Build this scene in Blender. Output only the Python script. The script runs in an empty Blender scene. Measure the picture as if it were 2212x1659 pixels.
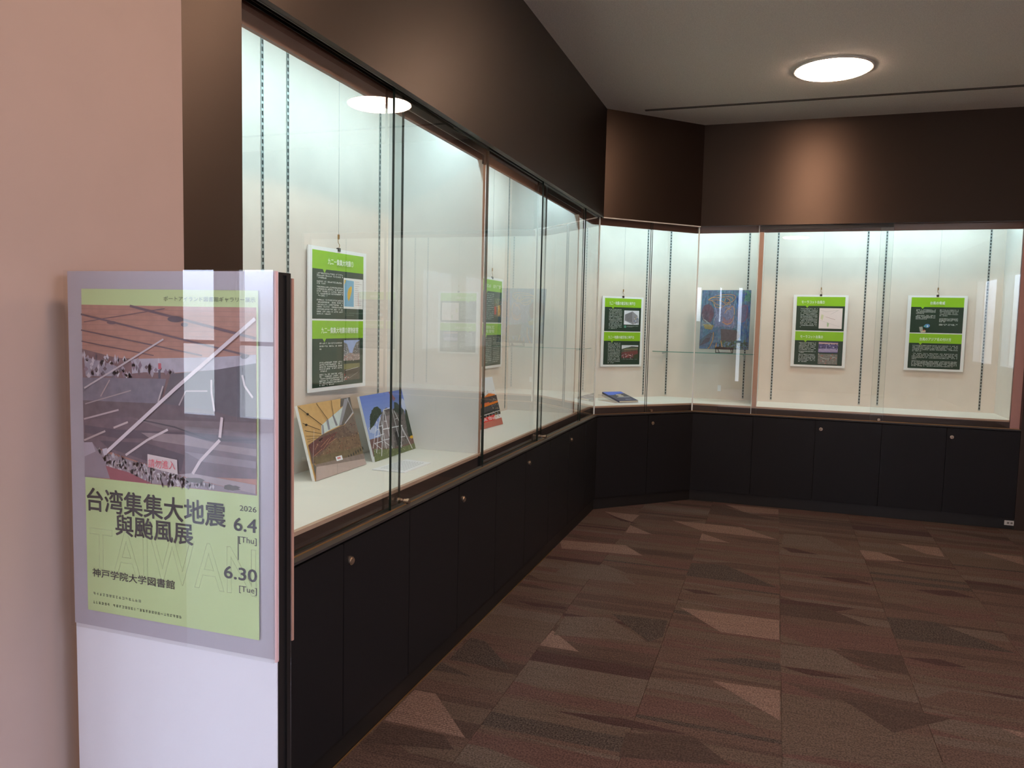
import bpy, bmesh, math, random
from mathutils import Vector, Matrix
random.seed(7)
C = bpy.context.scene.collection
S = bpy.context.scene

# ------------------------------------------------------------------ camera
F_PX = 1673.7
YAW, PITCH, ROLL = math.radians(18.665), math.radians(4.58), math.radians(1.297)
fw = Vector((-math.sin(YAW) * math.cos(PITCH), math.cos(YAW) * math.cos(PITCH), -math.sin(PITCH)))
rt0 = Vector((math.cos(YAW), math.sin(YAW), 0)); up0 = rt0.cross(fw)
rt = rt0 * math.cos(ROLL) + up0 * math.sin(ROLL)
up = up0 * math.cos(ROLL) - rt0 * math.sin(ROLL)
cam_d = bpy.data.cameras.new('camera'); cam = bpy.data.objects.new('camera', cam_d); C.objects.link(cam)
m = Matrix((rt, up, -fw)).transposed().to_4x4(); m.translation = Vector((1.243, 0, 1.411))
cam.matrix_world = m
cam_d.sensor_width = 36; cam_d.lens = F_PX / 2212 * 36; cam_d.clip_start = 0.05; cam_d.clip_end = 200
S.camera = cam
S.view_settings.view_transform = 'Standard'; S.view_settings.look = 'None'
S.view_settings.gamma = 1; S.view_settings.exposure = 0.28; S.view_settings.use_curve_mapping = False
S.cycles.max_bounces = 10; S.cycles.transparent_max_bounces = 24; S.cycles.diffuse_bounces = 4
S.cycles.glossy_bounces = 5; S.cycles.caustics_reflective = False; S.cycles.caustics_refractive = False
S.cycles.sample_clamp_indirect = 4.0
S.cycles.use_denoising = True

# ------------------------------------------------------------------ world (overcast daylight outside the lobby windows)
W = bpy.data.worlds.new('daylight'); S.world = W; W.use_nodes = True
wn = W.node_tree.nodes; wl = W.node_tree.links; wn.clear()
wo = wn.new('ShaderNodeOutputWorld'); wb = wn.new('ShaderNodeBackground')
wt = wn.new('ShaderNodeTexCoord'); ws = wn.new('ShaderNodeSeparateXYZ'); wr = wn.new('ShaderNodeValToRGB')
wl.new(wt.outputs['Generated'], ws.inputs[0]); wl.new(ws.outputs['Z'], wr.inputs[0]); wl.new(wr.outputs[0], wb.inputs[0])
wr.color_ramp.elements[0].position = 0.0; wr.color_ramp.elements[0].color = (0.30, 0.32, 0.36, 1)
wr.color_ramp.elements[1].position = 0.08; wr.color_ramp.elements[1].color = (0.66, 0.74, 1.0, 1)
wb.inputs[1].default_value = 13.0; wl.new(wb.outputs[0], wo.inputs[0])

H = 2.98
CASE_W, LAMP_E = 7.2, 47.0
def area(name, loc, sx, sy, power, col, rotz=0.0, tilt=0.0):
    l = bpy.data.lights.new(name, 'AREA'); l.shape = 'RECTANGLE'; l.size = sx; l.size_y = sy
    l.energy = power; l.color = col
    o = bpy.data.objects.new(name, l); o.location = loc; o.rotation_euler = (tilt, 0, rotz); C.objects.link(o)
    return o
# LED bars inside the heads of the cases (the bar fittings are built further down)
LED = (0.62, 0.91, 1.0)
LEDS = [((-0.16, 2.50, 2.40), 90, 1.74), ((-0.16, 4.33, 2.40), 90, 1.70), ((0.20, 6.12, 2.40), 45, 1.10),
        ((0.74, 6.51, 2.40), 0, 0.60), ((2.00, 6.51, 2.40), 0, 1.66)]
for i, (p, rz, ln) in enumerate(LEDS):
    area('case_led', (p[0], p[1], p[2] - 0.022), ln, 0.03, CASE_W * ln, LED, math.radians(rz), math.radians(30))

# ------------------------------------------------------------------ helpers
def lin(c):
    if isinstance(c, str):
        c = tuple(int(c[i:i + 2], 16) / 255 for i in (0, 2, 4))
    return tuple((x / 12.92 if x <= 0.04045 else ((x + 0.055) / 1.055) ** 2.4) for x in c)
MATS = {}; ANI = 0.25
def mat(name, col, rough=0.5, metal=0.0, spec=0.5, var=0.0, scale=8.0, stretch=(1, 1, 1), bump=0.0, emit=None,
        dist=0.01, detail=4.0, tint=None):
    if name in MATS: return MATS[name]
    M = bpy.data.materials.new(name); M.use_nodes = True; MATS[name] = M
    n, l = M.node_tree.nodes, M.node_tree.links
    b = n['Principled BSDF']; c = lin(col)
    b.inputs['Base Color'].default_value = (*c, 1); b.inputs['Roughness'].default_value = rough
    b.inputs['Metallic'].default_value = metal; b.inputs['Specular IOR Level'].default_value = spec
    if tint: b.inputs['Specular Tint'].default_value = (*tint, 1)
    if name == 'dark_veneer':
        tg = n.new('ShaderNodeTangent'); tg.direction_type = 'RADIAL'; tg.axis = 'Z'; l.new(tg.outputs[0], b.inputs['Tangent']); b.inputs['Anisotropic'].default_value = 0.74; b.inputs['IOR'].default_value = 1.85; b.inputs['Anisotropic Rotation'].default_value = ANI
    if var or bump:
        tc = n.new('ShaderNodeTexCoord'); mp = n.new('ShaderNodeMapping'); nz = n.new('ShaderNodeTexNoise')
        mp.inputs['Scale'].default_value = stretch; nz.inputs['Scale'].default_value = scale
        nz.inputs['Detail'].default_value = detail; nz.inputs['Roughness'].default_value = 0.6
        l.new(tc.outputs['Object'], mp.inputs[0]); l.new(mp.outputs[0], nz.inputs['Vector'])
        if var:
            r = n.new('ShaderNodeValToRGB')
            r.color_ramp.elements[0].position = 0.3; r.color_ramp.elements[1].position = 0.7
            r.color_ramp.elements[0].color = (*[x * (1 - var) for x in c], 1)
            r.color_ramp.elements[1].color = (*[min(1, x * (1 + var)) for x in c], 1)
            l.new(nz.outputs['Fac'], r.inputs[0]); l.new(r.outputs[0], b.inputs['Base Color'])
        if bump:
            bp = n.new('ShaderNodeBump'); bp.inputs['Strength'].default_value = bump; bp.inputs['Distance'].default_value = dist
            l.new(nz.outputs['Fac'], bp.inputs['Height']); l.new(bp.outputs[0], b.inputs['Normal'])
    if emit:
        b.inputs['Emission Color'].default_value = (*lin(emit[0]), 1); b.inputs['Emission Strength'].default_value = emit[1]
    return M
def glass(name, tint=(0.972, 0.99, 0.982), ior=1.5):
    if name in MATS: return MATS[name]
    M = bpy.data.materials.new(name); M.use_nodes = True; MATS[name] = M
    n, l = M.node_tree.nodes, M.node_tree.links; n.clear()
    o = n.new('ShaderNodeOutputMaterial'); mx = n.new('ShaderNodeMixShader'); tr = n.new('ShaderNodeBsdfTransparent')
    gl = n.new('ShaderNodeBsdfGlossy'); fr = n.new('ShaderNodeFresnel')
    geo = n.new('ShaderNodeNewGeometry'); mt = n.new('ShaderNodeMath'); mt.operation = 'MULTIPLY'
    sub = n.new('ShaderNodeMath'); sub.operation = 'SUBTRACT'; sub.inputs[0].default_value = 1.0
    tr.inputs[0].default_value = (*tint, 1); gl.inputs['Roughness'].default_value = 0.0
    gl.inputs[0].default_value = (1, 1, 1, 1)
    fr.inputs['IOR'].default_value = ior
    # thin sheet: the front face carries both reflections, the back face only tints
    l.new(geo.outputs['Backfacing'], sub.inputs[1])
    l.new(fr.outputs[0], mt.inputs[0]); l.new(sub.outputs[0], mt.inputs[1])
    dbl = n.new('ShaderNodeMath'); dbl.operation = 'MULTIPLY'; dbl.inputs[1].default_value = 1.75; dbl.use_clamp = True
    l.new(mt.outputs[0], dbl.inputs[0]); l.new(dbl.outputs[0], mx.inputs[0])
    l.new(tr.outputs[0], mx.inputs[1]); l.new(gl.outputs[0], mx.inputs[2]); l.new(mx.outputs[0], o.inputs[0])
    return M
def print_mat():
    if 'print' in MATS: return MATS['print']
    M = bpy.data.materials.new('print'); M.use_nodes = True; MATS['print'] = M
    n, l = M.node_tree.nodes, M.node_tree.links; b = n['Principled BSDF']
    a = n.new('ShaderNodeVertexColor'); a.layer_name = 'Col'
    tc = n.new('ShaderNodeTexCoord'); nz = n.new('ShaderNodeTexNoise'); nz.inputs['Scale'].default_value = 55; nz.inputs['Detail'].default_value = 5
    l.new(tc.outputs['Object'], nz.inputs['Vector'])
    mr = n.new('ShaderNodeMapRange'); mr.inputs[1].default_value = 0.3; mr.inputs[2].default_value = 0.7
    mr.inputs[3].default_value = 0.0; mr.inputs[4].default_value = 1.0
    l.new(nz.outputs['Fac'], mr.inputs[0])
    # alpha of the colour layer = how mottled that printed patch is
    mu = n.new('ShaderNodeMath'); mu.operation = 'MULTIPLY'; l.new(mr.outputs[0], mu.inputs[0]); l.new(a.outputs['Alpha'], mu.inputs[1])
    ad = n.new('ShaderNodeMath'); ad.operation = 'MULTIPLY_ADD'; ad.inputs[1].default_value = -0.5; ad.inputs[2].default_value = 1.0
    l.new(a.outputs['Alpha'], ad.inputs[0])
    s2 = n.new('ShaderNodeMath'); s2.operation = 'ADD'; l.new(mu.outputs[0], s2.inputs[0]); l.new(ad.outputs[0], s2.inputs[1])
    vm = n.new('ShaderNodeVectorMath'); vm.operation = 'SCALE'; l.new(a.outputs['Color'], vm.inputs[0]); l.new(s2.outputs[0], vm.inputs['Scale'])
    l.new(vm.outputs[0], b.inputs['Base Color']); b.inputs['Roughness'].default_value = 0.45; b.inputs['Specular IOR Level'].default_value = 0.3
    return M

def tag(o, label=None, cat=None, group=None, kind=None):
    if label: o['label'] = label
    if cat: o['category'] = cat
    if group: o['group'] = group
    if kind: o['kind'] = kind
    return o
def empty(name, loc, rz=0.0, label=None, cat=None, group=None, rx=0.0):
    o = bpy.data.objects.new(name, None); o.location = loc; o.rotation_euler = (rx, 0, math.radians(rz)); o.empty_display_size = 0.05
    C.objects.link(o); return tag(o, label, cat, group)
class MB:
    """collects solids; off = subtracted from every vertex so meshes can be written in world coordinates"""
    def __init__(s, off=(0, 0, 0)): s.v = []; s.f = []; s.mi = []; s.off = Vector(off)
    def quad(s, pts, mi=0):
        b = len(s.v); s.v += [Vector(p) - s.off for p in pts]; s.f.append(tuple(range(b, b + len(pts)))); s.mi.append(mi)
    def box(s, x0, x1, y0, y1, z0, z1, mi=0):
        s.prism([(x0, y0), (x1, y0), (x1, y1), (x0, y1)], z0, z1, mi)
    def prism(s, poly, z0, z1, mi=0, mside=None):
        a = sum(poly[i][0] * poly[(i + 1) % len(poly)][1] - poly[(i + 1) % len(poly)][0] * poly[i][1] for i in range(len(poly)))
        if a < 0: poly = poly[::-1]
        n = len(poly); b = len(s.v)
        s.v += [Vector((p[0], p[1], z0)) - s.off for p in poly] + [Vector((p[0], p[1], z1)) - s.off for p in poly]
        s.f.append(tuple(range(b + n - 1, b - 1, -1))); s.mi.append(mi)
        s.f.append(tuple(range(b + n, b + 2 * n))); s.mi.append(mi)
        for i in range(n):
            j = (i + 1) % n; s.f.append((b + i, b + j, b + n + j, b + n + i))
            s.mi.append(mi if mside is None else mside[i] if a > 0 else mside[n - 2 - i])
    def tube(s, pts, r, n=8, mi=0):
        pts = [Vector(p) for p in pts]; rings = []
        for i, p in enumerate(pts):
            d = (pts[min(i + 1, len(pts) - 1)] - pts[max(i - 1, 0)]).normalized()
            a = d.orthogonal().normalized(); c = d.cross(a)
            if rings:
                pa = rings[-1][1]; a = (pa - d * pa.dot(d)).normalized(); c = d.cross(a)
            b = len(s.v); s.v += [p + (a * math.cos(t) + c * math.sin(t)) * r - s.off for t in [2 * math.pi * k / n for k in range(n)]]
            rings.append((b, a))
        for (b0, _), (b1, _) in zip(rings, rings[1:]):
            for k in range(n):
                s.f.append((b0 + k, b0 + (k + 1) % n, b1 + (k + 1) % n, b1 + k)); s.mi.append(mi)
        s.f.append(tuple(rings[0][0] + k for k in range(n))[::-1]); s.mi.append(mi)
        s.f.append(tuple(rings[-1][0] + k for k in range(n))); s.mi.append(mi)
    def lathe(s, prof, c, axis='z', n=32, mi=0):
        c = Vector(c); bs = []
        for (r, h) in prof:
            b = len(s.v)
            for k in range(n):
                t = 2 * math.pi * k / n; u, v = r * math.cos(t), r * math.sin(t)
                p = {'z': (u, v, h), 'y': (u, h, v), 'x': (h, u, v)}[axis]
                s.v.append(c + Vector(p) - s.off)
            bs.append(b)
        for b0, b1 in zip(bs, bs[1:]):
            for k in range(n): s.f.append((b0 + k, b0 + (k + 1) % n, b1 + (k + 1) % n, b1 + k)); s.mi.append(mi)
        s.f.append(tuple(bs[0] + k for k in range(n))); s.mi.append(mi)
        s.f.append(tuple(bs[-1] + k for k in range(n))[::-1]); s.mi.append(mi)
    def build(s, name, mats, parent=None, bevel=0.0, smooth=False, loc=None):
        me = bpy.data.meshes.new(name); me.from_pydata([tuple(v) for v in s.v], [], s.f)
        for q in (mats if isinstance(mats, (list, tuple)) else [mats]): me.materials.append(q)
        me.polygons.foreach_set('material_index', s.mi)
        bm = bmesh.new(); bm.from_mesh(me); bmesh.ops.recalc_face_normals(bm, faces=bm.faces[:])
        if bevel: bmesh.ops.bevel(bm, geom=[e for e in bm.edges if len(e.link_faces) == 2], offset=bevel, segments=2, affect='EDGES', clamp_overlap=True)
        bm.to_mesh(me); bm.free()
        if smooth:
            me.polygons.foreach_set('use_smooth', [True] * len(me.polygons))
        o = bpy.data.objects.new(name, me); C.objects.link(o)
        if parent: o.parent = parent
        if loc: o.location = loc
        return o
def struct(name, mb, mats, **k):
    return tag(mb.build(name, mats, **k), kind='structure')

# ------------------------------------------------------------------ materials
m_wall = mat('cream_paint', 'b49c92', 0.6, var=0.03, scale=3, bump=0.05, dist=0.002)
m_ceil = mat('ceiling_board', 'f2ebe2', 0.85, var=0.10, scale=160, bump=0.35, dist=0.002, detail=2)
m_ven = mat('dark_veneer', '120e0d', 0.41, spec=0.42, var=0.14, scale=14, stretch=(6, 6, 60), bump=0.12, dist=0.0006, tint=(1, .72, .56))
m_door = mat('door_veneer', '1b1a1b', 0.5, spec=0.25, var=0.22, scale=14, stretch=(6, 6, 60), bump=0.12, dist=0.0006, tint=(.95, .97, 1))
m_head = mat('header_board', '8a5e4e', 0.5, var=0.06, scale=10)
m_rail = mat('rail_board', '352926', 0.5, var=0.08, scale=14, stretch=(4, 4, 40), tint=(1, .8, .7))
m_black = mat('black_metal', '161616', 0.35, spec=0.5)
m_alu = mat('aluminium', 'c8c8c6', 0.28, metal=0.9)
m_brass = mat('warm_metal', 'b08a5a', 0.35, metal=0.8)
m_white = mat('white_panel', 'e8e2da', 0.7, var=0.035, scale=5, bump=0.06, dist=0.002)
m_back = mat('back_cloth', 'e4d8cc', 0.85, var=0.06, scale=4, bump=0.15, dist=0.003, detail=8)
m_shelf = mat('display_floor', 'eeebe2', 0.6, var=0.02, scale=9)
m_edge = mat('beige_edge', 'c0a08a', 0.6)
m_card = mat('white_card', 'f2f1f0', 0.6)
m_steel = mat('standard_steel', 'a8aeaa', 0.45, metal=0.3)
m_slot = mat('standard_slot', '1c1f1e', 0.7)
m_glass = glass('case_glass')
m_gedge = mat('glass_edge', '122019', 0.3, var=0.1, scale=20)
m_glint_seal = mat('glint_seal', 'f8fffc', 0.2)  # near-white: glint of the lit polished glass edges put into the colour
m_acr = glass('acrylic', (0.97, 0.97, 0.97), 1.49)
m_knob = mat('lock_metal', 'c9b8a4', 0.25, metal=0.9)
m_stand = mat('stand_black', '1b1a1a', 0.4)
m_standw = mat('stand_white', 'e4e2e8', 0.5)
m_pap = mat('paper', 'f4f4f6', 0.7)

# ------------------------------------------------------------------ plan of the room
Y1, L = 5.71, 0.643
Y2 = Y1 + L
XR = 2.93
Y0 = 1.40; YP = 1.60
T = math.tan(math.radians(22.5))
SEG = [((0, 0), (0, 1), (-1, 0)), ((0, Y1), (math.sqrt(.5), math.sqrt(.5)), (-math.sqrt(.5), math.sqrt(.5))), ((0, Y2), (1, 0), (0, 1))]
LD = L * math.sqrt(2)
def P(i, s, d):
    """point on run i (0 left, 1 diagonal, 2 right) at distance s, depth d behind the fascia face; 'A'/'B' = mitre"""
    if s == 'A': return (-d, Y1 + T * d) if i == 1 else (L - T * d, Y2 + d)
    if s == 'B': return (-d, Y1 + T * d) if i == 0 else (L - T * d, Y2 + d)
    o, u, n = SEG[i]; return (o[0] + u[0] * s + n[0] * d, o[1] + u[1] * s + n[1] * d)
def run(mb, i, sa, sb, d0, d1, z0, z1, mi=0, mside=None):
    mb.prism([P(i, sa, d0), P(i, sb, d0), P(i, sb, d1), P(i, sa, d1)], z0, z1, mi, mside)

# floor with carpet tiles --------------------------------------------------
FX0, FX1, FY0, FY1 = -0.671, 4.829, -5.8, 7.2
mb = MB(); mb.prism([(-7.0, -5.8), (4.9, -5.8), (4.9, 7.3), (-.75, 7.3), (-.75, .85), (-7.0, .85)], -0.12, -0.007)
floor = struct('floor', mb, mat('floor_slab', '4a4038', 0.9, var=0.1))
def carpet(name, col, stripe=0.0, speck=0.38):
    M = bpy.data.materials.new(name); M.use_nodes = True
    n, l = M.node_tree.nodes, M.node_tree.links; b = n['Principled BSDF']
    tc = n.new('ShaderNodeTexCoord'); nz = n.new('ShaderNodeTexNoise'); nz.inputs['Scale'].default_value = 160; nz.inputs['Detail'].default_value = 2
    l.new(tc.outputs['Object'], nz.inputs['Vector'])
    nb = n.new('ShaderNodeTexNoise'); nb.inputs['Scale'].default_value = 7; mpb = n.new('ShaderNodeMapping'); mpb.inputs['Scale'].default_value = (1, 8, 1)
    l.new(tc.outputs['Object'], mpb.inputs[0]); l.new(mpb.outputs[0], nb.inputs['Vector'])
    wv = n.new('ShaderNodeTexWave'); wv.bands_direction = 'Y'; wv.inputs['Scale'].default_value = 27; wv.inputs['Distortion'].default_value = 0.3
    l.new(tc.outputs['Object'], wv.inputs['Vector'])
    c = [(x * .72 + y * .28) * 0.395 for x, y in zip(lin(col), lin('86706a'))]; r = n.new('ShaderNodeValToRGB'); r.color_ramp.elements[0].position = 0.35; r.color_ramp.elements[1].position = 0.65
    r.color_ramp.elements[0].color = (*[x * (1 - speck) for x in c], 1); r.color_ramp.elements[1].color = (*[x * (1 + speck) for x in c], 1)
    l.new(nz.outputs['Fac'], r.inputs[0])
    def mul(src, fac_out, lo, hi):
        mr = n.new('ShaderNodeMapRange'); mr.inputs[3].default_value = lo; mr.inputs[4].default_value = hi; l.new(fac_out, mr.inputs[0])
        vm = n.new('ShaderNodeVectorMath'); vm.operation = 'SCALE'; l.new(src, vm.inputs[0]); l.new(mr.outputs[0], vm.inputs['Scale']); return vm.outputs[0]
    o = mul(r.outputs[0], nb.outputs['Fac'], 0.75, 1.25)
    if stripe: o = mul(o, wv.outputs['Fac'], 1 - stripe, 1 + stripe * 0.6)
    l.new(o, b.inputs['Base Color']); b.inputs['Roughness'].default_value = 0.95; b.inputs['Specular IOR Level'].default_value = 0.1
    bp = n.new('ShaderNodeBump'); bp.inputs['Strength'].default_value = 0.5; bp.inputs['Distance'].default_value = 0.003
    l.new(nz.outputs['Fac'], bp.inputs['Height']); l.new(bp.outputs[0], b.inputs['Normal'])
    return M
mb = MB(); mb.prism([(-7.0, -5.8), (4.6, -5.8), (4.6, -1.302), (-.175, -1.302), (-.175, .70), (-7.0, .70)], -0.007, 0.0); struct('floor_bounce', mb, mat('bounce_stone', 'd2ccc6', 0.35, var=.08, scale=2))  # pale lobby floor, added out of view to bounce light upwards
CT = [carpet('carpet_brown', '887066'), carpet('carpet_rose', '8a6a64'), carpet('carpet_olive', '8b7a6d'), carpet('carpet_umber', '7a655c', 0.12),
      carpet('carpet_grey', '928479', 0, 0.4), carpet('carpet_dark', '6c5b53', 0.1, .35), carpet('carpet_charcoal', '68615b', 0, 0.6),
      carpet('carpet_sand', 'c6a698', 0.28), carpet('carpet_maroon', '624848')]
# patches read off the photograph, floor coordinates (colour index, polygon)
PATCH = [(7, [(0.595, 5.62), (1.082, 5.624), (1.318, 5.394), (0.828, 5.414)]), (7, [(0.34, 5.157), (0.335, 5.365), (0.518, 5.184)]), (7, [(0.931, 6.303), (1.329, 6.313), (1.328, 6.137), (1.08, 6.106)]), (7, [(-0.025, 4.804), (0.397, 4.853), (0.538, 4.671), (0.034, 4.626)]), (7, [(0.831, 5.172), (0.83, 5.35), (1.027, 5.18)]), (4, [(0.149, 4.358), (0.404, 4.371), (0.587, 4.131), (0.331, 4.119), (0.125, 4.163)]), (7, [(0.327, 3.168), (0.334, 3.351), (0.506, 3.167)]), (7, [(0.854, 3.871), (1.325, 3.878), (1.324, 3.629), (1.068, 3.623)]), (7, [(1.066, 3.103), (1.324, 3.109), (1.323, 2.866)]), (7, [(1.819, 5.348), (1.934, 5.343), (2.059, 5.187), (1.832, 5.142)]), (7, [(2.078, 5.619), (2.319, 5.618), (2.313, 5.397), (2.212, 5.423)]), (7, [(2.565, 5.611), (2.789, 5.598), (2.746, 5.402)]), (7, [(0.085, 5.68), (0.348, 5.681), (0.326, 5.417)]), (4, [(0.345, 3.538), (0.548, 3.604), (0.762, 3.382), (0.353, 3.301)]), (4, [(1.328, 3.582), (1.538, 3.612), (1.707, 3.366), (1.327, 3.353)]), (4, [(1.361, 5.568), (1.602, 5.608), (1.775, 5.248), (1.344, 5.287)]), (2, [(1.33, 3.051), (1.549, 3.117), (1.642, 3.004), (1.701, 2.923), (1.85, 2.75), (1.329, 2.639)]), (7, [(2.071, 3.1), (2.143, 3.094), (2.131, 3.049)]), (6, [(0.834, 4.646), (1.027, 4.679), (1.137, 4.564), (1.32, 4.378), (0.827, 4.39)]), (6, [(0.549, 3.653), (0.817, 3.672), (0.823, 3.462), (0.772, 3.386)]), (5, [(1.331, 4.125), (1.539, 4.157), (1.745, 3.964), (1.33, 3.954)]), (6, [(1.826, 4.133), (2.044, 4.147), (2.318, 3.871), (1.831, 3.852)]), (5, [(1.559, 3.634), (1.832, 3.652), (1.825, 3.446)]), (5, [(0.816, 2.582), (1.039, 2.643), (1.17, 2.505), (0.822, 2.422)]), (5, [(1.542, 3.134), (1.657, 3.14), (1.918, 3.111), (1.701, 2.923)]), (5, [(0.826, 6.257), (1.08, 6.106), (1.316, 5.922), (0.834, 5.934)]), (6, [(0.017, 3.135), (0.092, 3.122), (0.286, 2.896), (0.016, 2.89)]), (7, [(0.001, 2.598), (0.088, 2.6), (0.31, 2.351), (-0.002, 2.354)]), (5, [(0.001, 2.342), (0.234, 2.34), (0.304, 2.27), (0.006, 2.203)]), (8, [(0.54, 2.639), (0.798, 2.676), (1.03, 2.648), (0.768, 2.613)]), (8, [(1.327, 3.341), (1.451, 3.355), (1.608, 3.327), (1.448, 3.297)]), (8, [(1.529, 4.67), (1.728, 4.709), (1.823, 4.634), (1.686, 4.631)]), (8, [(0.059, 3.651), (0.319, 3.66), (0.321, 3.627), (0.158, 3.611)]), (8, [(1.83, 3.638), (1.98, 3.673), (2.08, 3.623), (1.968, 3.602)]), (8, [(0.827, 4.162), (0.924, 4.171), (1.041, 4.134), (0.906, 4.109)]), (8, [(2.027, 4.637), (2.219, 4.697), (2.319, 4.614), (2.143, 4.587)]), (8, [(1.344, 5.218), (1.429, 5.21), (1.564, 5.132), (1.399, 5.115)]), (8, [(0.116, 5.616), (0.393, 5.411), (0.252, 5.455)])]
from collections import defaultdict
pat = defaultdict(list)
SX, SY = 0.329, 0.20
for ci, poly in PATCH:
    cx = sum(p[0] for p in poly) / len(poly); cy = sum(p[1] for p in poly) / len(poly)
    pat[(math.floor((cx - SX) / .5), math.floor((cy - SY) / .5))].append((ci, poly))
rnd = random.Random(11)
ntile = 0
for ix in range(-2, 9):
    for iy in range(-12, 14):
        x0, y0 = SX + ix * .5, SY + iy * .5
        if ix >= 6 and iy < 2 or iy < -7 and (ix + iy) % 1: continue
        if x0 < -0.6: continue
        # hidden below the left case and behind the right-hand one
        if x0 < -0.45 and y0 < 5.2: continue
        if y0 > 6.6 or y0 < -1.2: continue
        tb = MB((x0 + .25, y0 + .25, 0)); g = 0.0008
        tb.box(x0 + g, x0 + .5 - g, y0 + g, y0 + .5 - g, -0.007, -0.001, 0)
        y = y0 + g
        while y < y0 + .5 - g - 1e-6:
            t = rnd.choice((.025, .03, .045, .06, .08, .10)); y2 = min(y + t, y0 + .5 - g)
            if y0 + .5 - g - y2 < .02: y2 = y0 + .5 - g
            a = rnd.choices(range(9), (24, 16, 20, 14, 9, 3, 2, 0, 2))[0]; b_ = rnd.choices(range(9), (24, 16, 20, 14, 9, 3, 2, 0, 2))[0]
            xa, xb = x0 + g, x0 + .5 - g
            if rnd.random() < .55:
                q = x0 + rnd.uniform(.0, .42); sk = rnd.uniform(.08, .25) * (1 if rnd.random() < .85 else -1)
                q1 = min(max(q, xa), xb); q2 = min(max(q - sk, xa), xb)
                tb.quad([(xa, y, 0), (q1, y, 0), (q2, y2, 0), (xa, y2, 0)] if q2 > xa else [(xa, y, 0), (q1, y, 0), (xa, y2, 0)], a)
                tb.quad([(q1, y, 0), (xb, y, 0), (xb, y2, 0), (q2, y2, 0)] if q1 < xb else [(xb, y, 0), (xb, y2, 0), (q2, y2, 0)], b_)
            else:
                tb.quad([(xa, y, 0), (xb, y, 0), (xb, y2, 0), (xa, y2, 0)], a)
            y = y2
        for k, (ci, poly) in enumerate(pat.get((ix, iy), ())):
            tb.quad([(p[0], p[1], 0.0006 + 0.0002 * k) for p in poly], ci)
        me = bpy.data.meshes.new('carpet_tile'); me.from_pydata([tuple(v) for v in tb.v], [], tb.f)
        for q in CT: me.materials.append(q)
        me.polygons.foreach_set('material_index', tb.mi)
        o = bpy.data.objects.new('carpet_tile', me); C.objects.link(o); o.parent = floor; o.location = (x0 + .25, y0 + .25, 0); ntile += 1

# ceiling, walls -----------------------------------------------------------
mb = MB(); mb.box(-0.7, 4.9, -5.9, 7.3, H, H + .12); mb.box(-7.2, -0.7, -5.9, 0.7, H, H + .12); struct('ceiling', mb, m_ceil)
mb = MB(); mb.box(-.62, 0, .70, Y0, 0, H); struct('wall_left', mb, m_wall)
mb = MB(); mb.box(-7.0, -.62, .70, .85, 0, H); struct('wall_lobby', mb, m_wall)
mb = MB(); mb.box(-7.15, -7.0, -5.8, .85, 0, H); struct('wall_side', mb, m_wall)
mb = MB(); ys = [-5.8, -3.1, -1.7, -1.3, 0.3, Y2 + .6]
for k in range(0, 6, 2): mb.box(4.6, 4.75, ys[k], ys[k + 1], 0, H)
for k in (1, 3): mb.box(4.6, 4.75, ys[k], ys[k + 1], 0, .85); mb.box(4.6, 4.75, ys[k], ys[k + 1], 2.35, H)
struct('wall_right', mb, m_wall)
for k in (1, 3):  # windows added on the unseen right wall to brighten the ceiling
    mb = MB(); a, b_ = ys[k], ys[k + 1]
    mb.box(4.62, 4.72, a, a + .04, .85, 2.35); mb.box(4.62, 4.72, b_ - .04, b_, .85, 2.35); mb.box(4.62, 4.72, a, b_, .85, .89); mb.box(4.62, 4.72, a, b_, 2.31, 2.35)
    w = struct('added_window_%d' % (8 + k), mb, m_alu)
    g = MB(); g.box(4.665, 4.673, a + .04, b_ - .04, .89, 2.31); g.build('pane', m_glass, w)
# lobby end wall behind the camera; tall windows invented for daylight and reflections
wins = [(-6.7, -5.3), (-5.0, -3.6), (-3.3, -1.9), (-1.6, -.4), (-.06, .06), (.36, .52)]
mb = MB(); xs = [-7.0]
for a, b_ in wins: xs += [a, b_]
xs.append(4.6)
for k in range(0, len(xs), 2): mb.box(xs[k], xs[k + 1], -5.95, -5.8, 0, H)
for a, b_ in wins: mb.box(a, b_, -5.95, -5.8, 2.35, H); mb.box(a, b_, -5.95, -5.8, 0, .12)
struct('wall_back', mb, m_wall)
for k, (a, b_) in enumerate(wins):
    mb = MB()
    mb.box(a, a + .04, -5.92, -5.82, .12, 2.35); mb.box(b_ - .04, b_, -5.92, -5.82, .12, 2.35)
    mb.box(a, b_, -5.92, -5.82, 2.31, 2.35); mb.box(a, b_, -5.92, -5.82, .12, .16); mb.box(a, b_, -5.90, -5.84, 1.05, 1.10)
    w = struct('added_window_%d' % (k + 1), mb, m_alu)
    g = MB(); g.box(a + .04, b_ - .04, -5.88, -5.872, .16, 2.31); g.build('pane', m_glass, w)

# dark veneer bulkhead, pillar, end panel -----------------------------------
mb = MB(); mb.prism([(0, YP), P(0, 'B', 0), P(0, 'B', .02), (-.02, YP)], 2.20, H); struct('trim_1', mb, m_ven)
mb = MB(); run(mb, 1, 'A', 'B', 0, .02, 2.20, H); struct('trim_2', mb, m_ven)
mb = MB(); run(mb, 2, 'A', XR + .0, 0, .02, 2.20, H); struct('trim_3', mb, m_ven)
mb = MB(); mb.box(-.62, 0, Y0, YP, 0, H); struct('wall_pillar', mb, m_ven)
mb = MB(); mb.box(XR, 4.6, Y2, Y2 + .6, 0, H); struct('wall_end', mb, m_ven)
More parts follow.
